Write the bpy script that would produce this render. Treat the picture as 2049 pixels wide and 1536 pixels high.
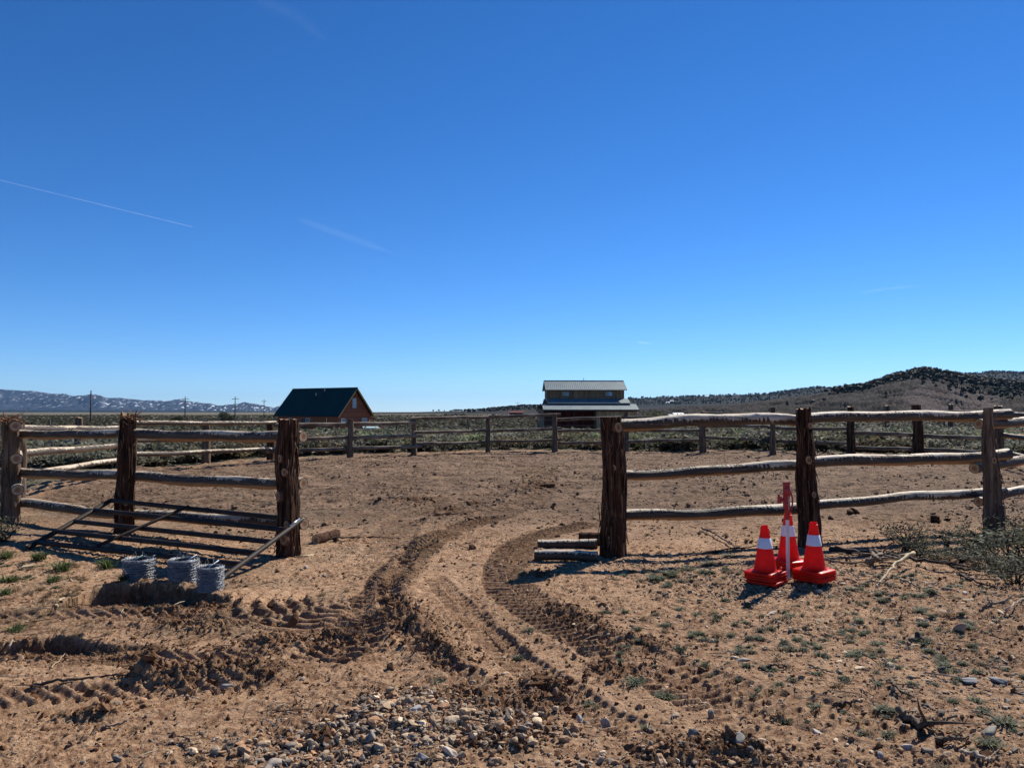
import bpy, math, random
import numpy as np
from mathutils import Vector, Matrix
R = math.radians
rng = np.random.default_rng(7)
random.seed(7)
scene = bpy.context.scene
for o in list(bpy.data.objects): bpy.data.objects.remove(o)
COL = scene.collection

# ------------------------------------------------------------------ camera, sky, sun, exposure
CAMH, F, HORIZON = 1.6, 1540.0, 824.0
PITCH = math.atan((HORIZON - 768) / F)
cam_d = bpy.data.cameras.new('camera')
cam_d.sensor_fit = 'HORIZONTAL'; cam_d.sensor_width = 36; cam_d.lens = 36 * F / 2049
cam_d.clip_start = 0.1; cam_d.clip_end = 90000
cam = bpy.data.objects.new('camera', cam_d); COL.objects.link(cam)
cam.location = (0, 0, CAMH); cam.rotation_euler = (R(90) + PITCH, 0, 0)
scene.camera = cam
scene.view_settings.view_transform = 'Standard'; scene.view_settings.look = 'None'
scene.view_settings.exposure = 0.5; scene.view_settings.gamma = 1
SUN_AZ, SUN_EL = R(38), R(42)          # azimuth to the right of straight ahead
world = bpy.data.worlds.new('World'); scene.world = world; world.use_nodes = True
wn = world.node_tree.nodes; wl = world.node_tree.links; wn.clear()
sky = wn.new('ShaderNodeTexSky'); sky.sky_type = 'NISHITA'; sky.sun_disc = False
sky.sun_elevation = SUN_EL; sky.sun_rotation = SUN_AZ
sky.altitude = 2600; sky.air_density = 1.0; sky.dust_density = 0.0; sky.ozone_density = 4.0
bg = wn.new('ShaderNodeBackground'); bg.inputs[1].default_value = 0.073
HAZE = 1.7e-5
wo = wn.new('ShaderNodeOutputWorld')
tn = wn.new('ShaderNodeMix'); tn.data_type = 'RGBA'; tn.blend_type = 'MULTIPLY'; tn.inputs['Factor'].default_value = 1; tn.inputs[7].default_value = (.80, .92, 1.09, 1)
hs = wn.new('ShaderNodeHueSaturation'); hs.inputs['Saturation'].default_value = 1.13
gm = wn.new('ShaderNodeGamma'); gm.inputs[1].default_value = 1.08
wl.new(sky.outputs[0], tn.inputs[6]); wl.new(tn.outputs[2], gm.inputs[0]); wl.new(gm.outputs[0], hs.inputs['Color']); wl.new(hs.outputs[0], bg.inputs[0]); wl.new(bg.outputs[0], wo.inputs[0])
sun_d = bpy.data.lights.new('sun', 'SUN'); sun_d.energy = 5.0; sun_d.angle = R(0.53); sun_d.color = (1.0, 0.94, 0.83)
sun = bpy.data.objects.new('sun', sun_d); COL.objects.link(sun)
S = Vector((math.sin(SUN_AZ) * math.cos(SUN_EL), math.cos(SUN_AZ) * math.cos(SUN_EL), math.sin(SUN_EL)))
sun.rotation_euler = S.to_track_quat('Z', 'Y').to_euler(); sun.location = (20, 20, 40)
scene.cycles.max_bounces = 5; scene.cycles.diffuse_bounces = 1; scene.cycles.transparent_max_bounces = 6

# ------------------------------------------------------------------ photo measurement -> metres
def ray(px, py):
    x = (px - 1024.5) / F; y = -(py - 768) / F
    c, s = math.cos(PITCH), math.sin(PITCH)
    return Vector((x, c - y * s, s + y * c))
def at(px, py, D):
    d = ray(px, py); d = d * (D / d.y); return Vector((d.x, d.y, d.z + CAMH))

# ------------------------------------------------------------------ noise
def _h(ix, iy, seed):
    n = (ix.astype(np.int64) * 374761393 + iy.astype(np.int64) * 668265263 + seed * 1442695041) & 0xffffffff
    n = ((n ^ (n >> 13)) * 1274126177) & 0xffffffff
    return ((n ^ (n >> 16)) & 0xffff) / 65535.0
def vnoise(x, y, seed=0):
    ix = np.floor(x); iy = np.floor(y); fx = x - ix; fy = y - iy
    fx = fx * fx * fx * (fx * (fx * 6 - 15) + 10); fy = fy * fy * fy * (fy * (fy * 6 - 15) + 10)
    a = _h(ix, iy, seed); b = _h(ix + 1, iy, seed); c = _h(ix, iy + 1, seed); d = _h(ix + 1, iy + 1, seed)
    return (a + (b - a) * fx) * (1 - fy) + (c + (d - c) * fx) * fy
def fbm(x, y, s, octs=4, seed=0, gain=0.5):
    t = 0; a = 1; tot = 0
    for k in range(octs):
        ca, sa = math.cos(k * 1.1 + .4), math.sin(k * 1.1 + .4)
        t = t + a * (vnoise((x * ca - y * sa) * s, (x * sa + y * ca) * s, seed + k) * 2 - 1); tot += a; s *= 2.03; a *= gain
    return t / tot
def ss(a, b, x):
    t = np.clip((x - a) / (b - a), 0, 1); return t * t * (3 - 2 * t)

# ------------------------------------------------------------------ ground shape
def flat(px, py):
    d = ray(px, py); t = -CAMH / d.z; return np.array([d.x * t, d.y * t])
def fl(pts): return np.array([flat(*p) for p in pts])
MOUND = flat(1585, 1160); GRAVEL = flat(850, 1440)
CUT_A = fl([(112, 1212), (150, 1190), (230, 1172), (330, 1174), (400, 1182), (440, 1196), (500, 1210)])
CUT_B = fl([(-120, 1292), (0, 1288), (60, 1282), (120, 1276), (175, 1284), (240, 1292), (355, 1296)])
def macro(x, y):
    x = np.asarray(x, float); y = np.asarray(y, float)
    r = np.hypot(x, y)
    z = -1.5 * ss(36, 112, r)
    z = z + .22 * ss(5, 11, x) * ss(13, 22, y) * (1 - ss(40, 110, r))
    z = z + .05 * fbm(x, y, .16, 2, 11) * ss(3, 12, r)
    z = z + .5 * fbm(x, y, .012, 2, 13) * ss(60, 260, r) * (1 - ss(1500, 4000, r))
    z = z + .09 * np.exp(-(((x - MOUND[0]) / .75) ** 2 + ((y - MOUND[1] - .1) / .55) ** 2))
    z = z + .05 * np.exp(-(((x - GRAVEL[0]) / .5) ** 2 + ((y - GRAVEL[1]) / .35) ** 2))
    return z
def cut(x, y, P, amps, reach):
    ye = np.interp(x, P[:, 0], P[:, 1]); a = np.interp(x, P[:, 0], amps)
    ye = ye + .05 * fbm(x, y * 0 + 3, 4, 3, 5) + .045 * fbm(x, y * 1.6, 13, 4, 6, .7)
    d = ye - y
    w = np.where((x > P[0, 0]) & (x < P[-1, 0]), 1, 0)
    return w * a * (-ss(-.015, .05, d) * (1 - ss(.12, reach, d)) + .16 * np.exp(-((d + .07) / .07) ** 2)), w * (a > .01) * (d > 0) * (d < reach)
TRACKS = [  # pixel polyline, half width m, lug period, lug height, kind, dampness, side berm
    (fl([(1010, 1030), (930, 1052), (862, 1082), (805, 1128), (768, 1180), (735, 1240), (690, 1300), (560, 1350)]), .23, .105, .044, 'bar', .68, .35),
    (fl([(890, 1072), (828, 1102), (788, 1150), (772, 1200), (800, 1270), (880, 1330), (1010, 1400)]), .10, .10, .038, 'bar', .6, .8),
    (fl([(1200, 1045), (1100, 1066), (1035, 1095), (1005, 1140), (1022, 1185), (1085, 1225), (1160, 1270), (1270, 1330)]), .24, .105, .040, 'bar', .6, .45),
    (fl([(-80, 1240), (100, 1234), (250, 1232), (420, 1238), (560, 1228), (700, 1190)]), .20, .12, .032, 'chev', .15, .5),
    (fl([(-150, 1330), (100, 1322), (260, 1318), (430, 1322), (620, 1316)]), .16, .12, .030, 'chev', .1, .3),
    (fl([(-150, 1425), (60, 1410), (250, 1396), (420, 1388), (640, 1360)]), .24, .12, .030, 'chev', .05, .3),
    (fl([(1200, 1290), (1320, 1330), (1500, 1395), (1750, 1450), (2100, 1500)]), .22, .085, .024, 'bar', .05, .15),
    (fl([(1290, 1330), (1400, 1400), (1500, 1440), (1620, 1480), (1760, 1550)]), .20, .085, .024, 'bar', .02, .15),
    (fl([(930, 1210), (990, 1290), (1060, 1340), (1180, 1420), (1350, 1500)]), .14, .085, .022, 'bar', .15, .2),
    (fl([(860, 1150), (900, 1190), (960, 1250), (1010, 1300), (1070, 1350)]), .12, .085, .022, 'bar', .1, .1),
    (fl([(500, 1500), (640, 1460), (760, 1400), (900, 1370)]), .16, .1, .02, 'bar', .1, .2),
    (fl([(960, 1040), (1060, 1005), (1090, 960), (1060, 930), (960, 915)]), .35, .12, .03, 'bar', .3, .6),
    (fl([(760, 1120), (800, 1040), (950, 985), (1130, 965)]), .3, .12, .028, 'bar', .2, .5),
]
def tracks(x, y):
    z = np.zeros_like(x); wet = np.zeros_like(x); fm = np.zeros_like(x)
    for P, hw, per, amp, kind, damp, berm in TRACKS:
        t = np.arange(len(P)); tt = np.linspace(0, len(P) - 1, len(P) * 6)
        Q = np.stack([np.interp(tt, t, P[:, 0]), np.interp(tt, t, P[:, 1])], 1)
        for _ in range(6): Q[1:-1] = (Q[:-2] + Q[1:-1] * 2 + Q[2:]) / 4
        m = np.nonzero((x > Q[:, 0].min() - 1) & (x < Q[:, 0].max() + 1) & (y > Q[:, 1].min() - 1) & (y < Q[:, 1].max() + 1))[0]
        if not len(m): continue
        X = x[m]; Y = y[m]; best = np.full(len(m), 9.); side = np.zeros(len(m)); s = np.zeros(len(m)); acc = 0
        for a, b in zip(Q[:-1], Q[1:]):
            e = b - a; L = math.hypot(*e)
            if L < 1e-6: continue
            u = ((X - a[0]) * e[0] + (Y - a[1]) * e[1]) / L / L; uc = np.clip(u, 0, 1)
            dx = X - a[0] - e[0] * uc; dy = Y - a[1] - e[1] * uc; d = np.hypot(dx, dy)
            k = d < best; best[k] = d[k]; s[k] = acc + uc[k] * L; side[k] = np.sign(e[0] * dy - e[1] * dx)[k]; acc += L
        fadeend = ss(0, .3, s) * (1 - ss(acc - .5, acc, s))
        wob = fbm(X, Y, 3, 3, 31) * .03
        inside = (1 - ss(hw * .85, hw * 1.05, best + wob)) * fadeend
        ph = s / per + (best / hw * (1.5 if kind == 'chev' else .0)) + (side > 0) * .5 * (best > .02) + wob * 2.5 + (best / hw * .35 if kind == 'bar' else 0)
        f = ph - np.floor(ph); lug = (1 - ss(.0, .12, f)) + ss(.45, .95, f)
        patch = ss(-.45, .05, fbm(X, Y, 1.7, 3, 33))
        z[m] += inside * (-.026 + amp * lug * (0.4 + .6 * patch)) + fadeend * berm * .030 * np.exp(-((best - hw * 1.2) / .06) ** 2) * (.3 + 1.1 * vnoise(X * 11, Y * 11, 35))
        soft = np.exp(-(np.maximum(0, best - hw * .55) / (hw * .55)) ** 2) * fadeend * (.45 + .75 * vnoise(X * 6, Y * 6, 37)) * (.5 + .7 * vnoise(X * 1.3, Y * 1.3, 38)) * (.7 + .5 * lug)
        wet[m] = np.maximum(wet[m], np.minimum(1, damp * soft))
        fm[m] = np.maximum(fm[m], inside * patch)
    return z, wet, fm
def crumbs(x, y, freq, seed, keep=.6):
    """rounded crumbs of soil sitting in a jittered grid: height in units of the cell size"""
    X = x * freq; Y = y * freq; ix = np.floor(X); iy = np.floor(Y); h = np.zeros_like(x)
    for a in (-1, 0, 1):
        for b in (-1, 0, 1):
            cx = ix + a; cy = iy + b; px = cx + .15 + .7 * _h(cx, cy, seed); py = cy + .15 + .7 * _h(cx, cy, seed + 1); r = .12 + .42 * _h(cx, cy, seed + 2) ** 2
            st = .6 + .8 * _h(cx, cy, seed + 4)
            d2 = ((X - px) * st) ** 2 + ((Y - py) / st) ** 2; on = _h(cx, cy, seed + 3) < keep
            h = np.maximum(h, on * np.sqrt(np.maximum(0, r * r - d2)))
    return h / freq
ARC_C = flat(705, 1195)
HEAPS = [  # pixel, radius m, height: torn-up clods
    (335, 1218, .12, .05), (400, 1214, .13, .05),     (785, 1205, .14, .07), (800, 1232, .16, .08), (825, 1262, .16, .08), (860, 1292, .14, .05), (900, 1318, .13, .04),
    (1125, 1222, .12, .035), (1160, 1245, .13, .04), (1195, 1270, .13, .04), (350, 1250, .25, .04), (430, 1262, .22, .05), (300, 1355, .12, .07),
    (360, 1362, .16, .05), (430, 1345, .18, .04), (540, 1292, .2, .05), (650, 1288, .16, .035), (700, 1285, .14, .03), (520, 1350, .2, .045),
    (1085, 1372, .10, .07), (1120, 1388, .07, .05), (1060, 1415, .16, .04), (1450, 1500, .13, .03), (1500, 1508, .12, .03), (195, 1432, .12, .04),
    (650, 1470, .12, .05), (1290, 1290, .14, .03), (1240, 1345, .16, .03), (900, 1022, .35, .05), (1080, 975, .5, .08),
    (830, 1000, .4, .06), (440, 960, .5, .05), (1080, 1150, .1, .02), (960, 1400, .2, .03), (1340, 1520, .2, .04), (1010, 1480, .15, .03)]
def ground_h(x, y, masks=False):
    x = np.asarray(x, float).ravel(); y = np.asarray(y, float).ravel()
    z = macro(x, y); r = np.hypot(x, y)
    near = 1 - ss(26, 40, r)
    z1, c1 = cut(x, y, CUT_A, [0, .16, .21, .16, .09, .05, 0], .85)
    z2, c2 = cut(x, y, CUT_B, [.08, .10, .10, .12, .07, .05, 0], .42)
    tz, wet, fm = tracks(x, y)
    z = z + z1 + z2 + tz
    for px, py, rad, hh in HEAPS:
        c = flat(px, py); d2 = ((x - c[0]) / rad) ** 2 + ((y - c[1]) / rad) ** 2
        m = d2 < 7; g = np.zeros_like(x); g[m] = np.exp(-d2[m])
        k = np.nonzero(m)[0]
        if len(k):
            n = fbm(x[k], y[k], 12, 4, 41, .7); z[k] += hh * g[k] * (.75 + 1.2 * n) + .9 * g[k] * crumbs(x[k], y[k], 15, 43, .9); wet[k] = np.maximum(wet[k], g[k] * .85)
    # scraped arcs beside the entrance
    d = np.hypot(x - ARC_C[0], (y - ARC_C[1])); an = np.arctan2(y - ARC_C[1], x - ARC_C[0])
    am = ss(.25, .4, d) * (1 - ss(1.0, 1.15, d)) * np.where(an > 2.2, ss(2.6, 3.0, an), 1 - ss(-1.6, -1.2, an))
    f = (d + .03 * fbm(x, y, 3, 2, 3)) / .14; f = f - np.floor(f)
    z = z + am * .042 * (ss(0, .5, f) * (1 - ss(.6, .95, f)) - .5); fm = np.maximum(fm, am * .8); wet = np.maximum(wet, am * .5 * (f > .55))
    # roughness
    rough = (.30 + .70 * ss(-.15, .35, fbm(x, y, .8, 3, 51))) * (1 - .75 * fm)
    z = z + near * (.030 * fbm(x, y, 1.3, 4, 52) + rough * .020 * fbm(x, y, 7, 4, 53, .6) + .015 * (.25 + rough) * fbm(x, y, 30, 4, 54, .8))
    pen = ss(11, 14, y) * near
    z = z + pen * (.06 * fbm(x, y, 1.1, 4, 57, .6) + .08 * np.maximum(0, fbm(x * .35, y, 3.2, 4, 58, .7)) + .10 * np.maximum(0, fbm(x * .6, y, 1.6, 4, 59, .7) - .28) + .02 * fbm(x * .7, y, 14, 3, 60, .8))
    k = np.nonzero(r < 15)[0]
    if len(k):
        X, Y = x[k], y[k]; loose = np.clip(ss(-.1, .35, fbm(X, Y, 1.1, 3, 55)) * .8 + wet[k], 0, 1) * (1 - .8 * fm[k]) + .15
        z[k] += (crumbs(X, Y, 24, 61, .75) * np.minimum(1, loose * 1.2) + crumbs(X, Y, 55, 67, .7) * (1.1 * loose + .3)) * (1 - .6 * fm[k])
    if masks: return z, wet, np.maximum(c1, c2).astype(float), near
    return z
def gz(x, y): return float(macro(np.array([x]), np.array([y]))[0])
def gzf(x, y): return float(ground_h(np.array([x]), np.array([y]))[0])
def hit(px, py, fine=True):
    f = flat(px, py) if ray(px, py).z < -1e-4 else np.array([0, 200.])
    d = ray(px, py); D = f[1]
    for _ in range(25):
        z = gz(d.x / d.y * D, D); Dn = (z - CAMH) / (d.z / d.y); D = D + .6 * (Dn - D)
    x = d.x / d.y * D
    return Vector((x, D, gzf(x, D) if fine else gz(x, D)))

# ------------------------------------------------------------------ mesh + material helpers
def mesh_np(name, V, Q=None, T=None, cols=None, mats=(), midx=None, smooth=True, extra=None):
    V = np.asarray(V, np.float32); me = bpy.data.meshes.new(name)
    parts = []; tot = []
    if Q is not None and len(Q): Q = np.asarray(Q, np.int32); parts.append(Q.ravel()); tot += [4] * len(Q)
    if T is not None and len(T): T = np.asarray(T, np.int32); parts.append(T.ravel()); tot += [3] * len(T)
    lv = np.concatenate(parts); tot = np.array(tot, np.int32); st = np.concatenate([[0], np.cumsum(tot)[:-1]]).astype(np.int32)
    me.vertices.add(len(V)); me.vertices.foreach_set('co', V.ravel())
    me.loops.add(len(lv)); me.loops.foreach_set('vertex_index', lv)
    me.polygons.add(len(tot)); me.polygons.foreach_set('loop_start', st); me.polygons.foreach_set('loop_total', tot)
    if midx is not None: me.polygons.foreach_set('material_index', np.asarray(midx, np.int32))
    me.polygons.foreach_set('use_smooth', np.full(len(tot), smooth))
    me.update(calc_edges=True)
    if cols is not None:
        c = np.ones((len(V), 4), np.float32); c[:, :3] = cols
        a = me.color_attributes.new('Col', 'FLOAT_COLOR', 'POINT'); a.data.foreach_set('color', c.ravel())
    if extra is not None:
        c = np.ones((len(V), 4), np.float32); c[:, :3] = extra
        a = me.color_attributes.new('Mask', 'FLOAT_COLOR', 'POINT'); a.data.foreach_set('color', c.ravel())
    for m in mats: me.materials.append(m)
    return me
def link(name, me, parent=None, loc=None, rot=None):
    o = bpy.data.objects.new(name, me); COL.objects.link(o)
    if parent: o.parent = parent
    if loc is not None: o.location = loc
    if rot is not None: o.rotation_euler = rot
    return o
def tag(o, label=None, cat=None, group=None, kind=None):
    for k, v in (('label', label), ('category', cat), ('group', group), ('kind', kind)):
        if v: o[k] = v
    return o
def empty(name, loc, label, cat, rz=0, group=None):
    o = bpy.data.objects.new(name, None); COL.objects.link(o); o.location = loc; o.rotation_euler = (0, 0, rz)
    o.empty_display_size = .2
    return tag(o, label, cat, group)
class MB:
    def __init__(s): s.v = []; s.q = []; s.t = []; s.qm = []; s.tm = []; s.c = []; s.n = 0
    def add(s, V, Q=(), T=(), col=(1, 1, 1), m=0):
        V = np.asarray(V, float); s.v.append(V)
        if len(Q): s.q.append(np.asarray(Q) + s.n); s.qm += [m] * len(Q)
        if len(T): s.t.append(np.asarray(T) + s.n); s.tm += [m] * len(T)
        col = np.asarray(col, float); s.c.append(np.broadcast_to(col, (len(V), 3)) if col.ndim == 1 else col); s.n += len(V)
        return s
    def box(s, x0, x1, y0, y1, z0, z1, M=None, col=(1, 1, 1), m=0):
        V = np.array([(x, y, z) for z in (z0, z1) for y in (y0, y1) for x in (x0, x1)], float)
        if M is not None: V = np.array([M @ Vector(p) for p in V])
        return s.add(V, [(0, 2, 3, 1), (4, 5, 7, 6), (0, 1, 5, 4), (2, 6, 7, 3), (0, 4, 6, 2), (1, 3, 7, 5)], col=col, m=m)
    def quad(s, a, b, c, d, col=(1, 1, 1), m=0): return s.add([a, b, c, d], [(0, 1, 2, 3)], col=col, m=m)
    def slab(s, a, b, c, d, th, col=(1, 1, 1), m=0):
        a, b, c, d = map(Vector, (a, b, c, d)); n = (b - a).cross(d - a).normalized() * th
        return s.add([a, b, c, d, a - n, b - n, c - n, d - n], [(0, 1, 2, 3), (7, 6, 5, 4), (0, 4, 5, 1), (1, 5, 6, 2), (2, 6, 7, 3), (3, 7, 4, 0)], col=col, m=m)
    def tube(s, P, rad, n=8, cap=True, col=(1, 1, 1), m=0, flat_=1.0):
        P = np.asarray(P, float); k = len(P); rad = np.broadcast_to(np.asarray(rad, float), (k,))
        T = np.gradient(P, axis=0); T /= np.linalg.norm(T, axis=1)[:, None] + 1e-12
        up = np.array([0, 0, 1.]) if abs(T[0, 2]) < .9 else np.array([1., 0, 0])
        N = np.zeros_like(P); u = up - T[0] * np.dot(up, T[0]); u /= np.linalg.norm(u)
        for i in range(k):
            u = u - T[i] * np.dot(u, T[i]); u /= np.linalg.norm(u) + 1e-12; N[i] = u
        B = np.cross(T, N); a = np.arange(n) * 2 * math.pi / n
        V = P[:, None] + rad[:, None, None] * (np.cos(a)[None, :, None] * N[:, None] + flat_ * np.sin(a)[None, :, None] * B[:, None])
        V = V.reshape(-1, 3); i = np.arange(k - 1)[:, None] * n; j = np.arange(n)[None]; jn = (j + 1) % n
        Q = np.stack([i + j, i + jn, i + n + jn, i + n + j], -1).reshape(-1, 4)
        base = len(V); T3 = []
        if cap:
            V = np.vstack([V, P[0], P[-1]])
            for q in range(n): T3.append((base, (q + 1) % n, q)); T3.append((base + 1, (k - 1) * n + q, (k - 1) * n + (q + 1) % n))
        return s.add(V, Q, T3, col=col, m=m)
    def lathe(s, prof, n=24, col=(1, 1, 1), m=0, cols=None, M=None):
        prof = np.asarray(prof, float); a = np.arange(n) * 2 * math.pi / n
        V = np.stack([prof[:, 0][:, None] * np.cos(a), prof[:, 0][:, None] * np.sin(a), np.broadcast_to(prof[:, 1][:, None], (len(prof), n))], -1).reshape(-1, 3)
        if M is not None: V = np.array([M @ Vector(p) for p in V])
        i = np.arange(len(prof) - 1)[:, None] * n; j = np.arange(n)[None]; jn = (j + 1) % n
        Q = np.stack([i + j, i + jn, i + n + jn, i + n + j], -1).reshape(-1, 4)
        return s.add(V, Q, col=col, m=m)
    def build(s, name, mats, parent=None, loc=None, rot=None, smooth=True, sharp=None):
        mats = mats if isinstance(mats, (list, tuple)) else [mats]
        me = mesh_np(name, np.vstack(s.v), np.vstack(s.q) if s.q else None, np.vstack(s.t) if s.t else None, np.vstack(s.c), mats, s.qm + s.tm, smooth)
        if sharp: me.set_sharp_from_angle(angle=R(sharp))
        return link(name, me, parent, loc, rot)
def mat(name, fn, rough=.85, spec=.3):
    m = bpy.data.materials.new(name); m.use_nodes = True; nt = m.node_tree; n = nt.nodes; L = nt.links
    b = n['Principled BSDF']; b.inputs['Roughness'].default_value = rough; b.inputs['Specular IOR Level'].default_value = spec
    class H: pass
    h = H(); h.n = n; h.L = L; h.b = b; h.nt = nt
    def tex(sc, src='Object', stretch=(1, 1, 1), det=6, ro=.6, kind='n', dist=0):
        tc = n.new('ShaderNodeTexCoord'); mp = n.new('ShaderNodeMapping'); mp.inputs['Scale'].default_value = stretch
        L.new(tc.outputs[src], mp.inputs[0])
        if kind == 'n':
            t = n.new('ShaderNodeTexNoise'); t.inputs['Scale'].default_value = sc; t.inputs['Detail'].default_value = det; t.inputs['Roughness'].default_value = ro; t.inputs['Distortion'].default_value = dist
            L.new(mp.outputs[0], t.inputs['Vector']); return t.outputs['Fac']
        t = n.new('ShaderNodeTexVoronoi'); t.inputs['Scale'].default_value = sc; L.new(mp.outputs[0], t.inputs['Vector']); return t.outputs['Distance' if kind == 'v' else 'Color']
    def ramp(fac, stops):
        r = n.new('ShaderNodeValToRGB'); e = r.color_ramp.elements
        while len(e) < len(stops): e.new(.5)
        for k, (p, c) in enumerate(stops):
            e[k].position = p; e[k].color = (*c, 1) if not isinstance(c, (int, float)) else (c, c, c, 1)
        L.new(fac, r.inputs[0]); return r.outputs[0]
    def mix(f, a, b2, mode='MIX'):
        x = n.new('ShaderNodeMix'); x.data_type = 'RGBA'; x.blend_type = mode
        for sock, v in ((x.inputs['Factor'], f), (x.inputs[6], a), (x.inputs[7], b2)):
            if isinstance(v, (int, float)): sock.default_value = v
            elif isinstance(v, tuple): sock.default_value = (*v, 1)
            else: L.new(v, sock)
        return x.outputs[2]
    def attr(nm='Col'):
        a = n.new('ShaderNodeAttribute'); a.attribute_name = nm; return a.outputs['Color']
    def sep(c):
        a = n.new('ShaderNodeSeparateColor'); L.new(c, a.inputs[0]); return a.outputs
    def math_(op, a, b2=0.0):
        x = n.new('ShaderNodeMath'); x.operation = op
        for i, v in enumerate((a, b2)):
            if isinstance(v, (int, float)): x.inputs[i].default_value = v
            else: L.new(v, x.inputs[i])
        return x.outputs[0]
    def bump(hgt, dist=.01, st=1.0, prev=None):
        x = n.new('ShaderNodeBump'); x.inputs['Distance'].default_value = dist; x.inputs['Strength'].default_value = st
        L.new(hgt, x.inputs['Height'])
        if prev is not None: L.new(prev, x.inputs['Normal'])
        L.new(x.outputs[0], b.inputs['Normal']); return x.outputs[0]
    h.tex, h.ramp, h.mix, h.attr, h.sep, h.math, h.bump = tex, ramp, mix, attr, sep, math_, bump
    h.color = lambda c: L.new(c, b.inputs['Base Color'])
    fn(h); return m
def m_translucent(name, amt=.35, nscale=3, glossy=.25, rough=.7, tint=None):
    def f(h):
        c = h.attr() if tint is None else h.mix(h.ramp(h.tex(30, det=5), [(.45, 0.0), (.7, .4)]), tint, tuple(np.array(tint) * .8))
        c = h.mix(1.0, c, h.ramp(h.tex(nscale), [(.3, .75), (.7, 1.0)]), 'MULTIPLY'); h.color(c)
        t = h.n.new('ShaderNodeBsdfTranslucent'); h.L.new(c, t.inputs[0]); m = h.n.new('ShaderNodeMixShader'); m.inputs[0].default_value = amt
        h.L.new(h.b.outputs[0], m.inputs[1]); h.L.new(t.outputs[0], m.inputs[2]); h.L.new(m.outputs[0], h.n['Material Output'].inputs[0])
    return mat(name, f, rough, glossy)
def m_vcol(name, rough=.85, spec=.3, nscale=8, amt=.35, bump=.004, src='Object', metal=0):
    def f(h):
        nz = h.tex(nscale, src); h.color(h.mix(1.0, h.attr(), h.ramp(nz, [(.3, 1 - amt), (.7, 1 + amt * .5 if amt < .01 else 1.0)]), 'MULTIPLY'))
        if bump: h.bump(nz, bump, .8)
        h.b.inputs['Metallic'].default_value = metal
    return mat(name, f, rough, spec)
def g_ground(h):
    mk = h.sep(h.attr('Mask'))          # R loose moist soil, G sage plain, B pen interior
    n1 = h.tex(1.3, 'Object', det=8, ro=.65); n2 = h.tex(14, 'Object', det=7, ro=.7); n3 = h.tex(70, 'Object', det=5, ro=.7)
    tan = h.mix(h.ramp(n1, [(.32, 0.0), (.68, 1.0)]), (.22, .110, .059), (.42, .252, .146))
    tan = h.mix(h.ramp(n2, [(.42, 0.0), (.66, 1.0)]), tan, (.54, .355, .22))
    tan = h.mix(h.ramp(n2, [(.28, .85), (.46, 0.0)]), tan, (.125, .066, .036))
    pen = h.mix(h.ramp(n2, [(.35, 0.0), (.7, 1.0)]), (.072, .044, .029), (.265, .172, .110))
    pen = h.mix(h.ramp(n1, [(.47, 0.0), (.66, .7)]), pen, (.33, .215, .14))
    c = h.mix(mk[2], tan, pen)
    c = h.mix(h.math('MULTIPLY', mk[0], h.ramp(n2, [(.25, 1.0), (.75, .55)])), c, (.125, .062, .030))
    c = h.mix(h.ramp(n3, [(.62, 0.0), (.72, .55)]), c, (.50, .40, .30))      # small pale grit
    c = h.mix(h.ramp(n3, [(.28, .6), (.38, 0.0)]), c, (.10, .06, .038))
    s1 = h.tex(.9, 'Object', det=8, ro=.75); s2 = h.tex(.035, 'Object', det=6, ro=.6)
    sage = h.mix(h.ramp(s1, [(.38, 0.0), (.62, 1.0)]), (.065, .060, .040), (.21, .175, .12))
    sage = h.mix(h.ramp(s2, [(.4, 0.0), (.62, .8)]), sage, (.105, .098, .062))
    sage = h.mix(h.ramp(s2, [(.62, 0.0), (.72, .6)]), sage, (.20, .17, .11))
    c = h.mix(mk[1], c, sage)
    h.color(c)
    b1 = h.bump(n2, .05, .8); h.bump(n3, .012, 1.0, b1)
M_ground = mat('ground_soil', g_ground, .95, .15)
def g_bark(h):
    s = h.tex(30, stretch=(1, 1, .055), det=9, ro=.72, dist=.6); s2 = h.tex(9, stretch=(1, 1, .12), det=5)
    c = h.ramp(s, [(.40, (.006, .004, .003)), (.5, (.050, .024, .014)), (.58, (.13, .070, .042)), (.70, (.34, .255, .19))])
    c = h.mix(h.ramp(s2, [(.45, 0.0), (.7, .5)]), c, (.10, .036, .017))
    h.color(c); h.bump(s, .035, 1.0)
M_bark = mat('shaggy_juniper_bark', g_bark, .95, .15)
def g_greybark(h):
    s = h.tex(22, stretch=(1, 1, .06), det=9, ro=.72, dist=.6)
    h.color(h.ramp(s, [(.33, (.03, .018, .011)), (.5, (.12, .078, .052)), (.7, (.26, .2, .15))])); h.bump(s, .015, 1.0)
M_bark2 = mat('weathered_post_bark', g_greybark, .95, .15)
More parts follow.
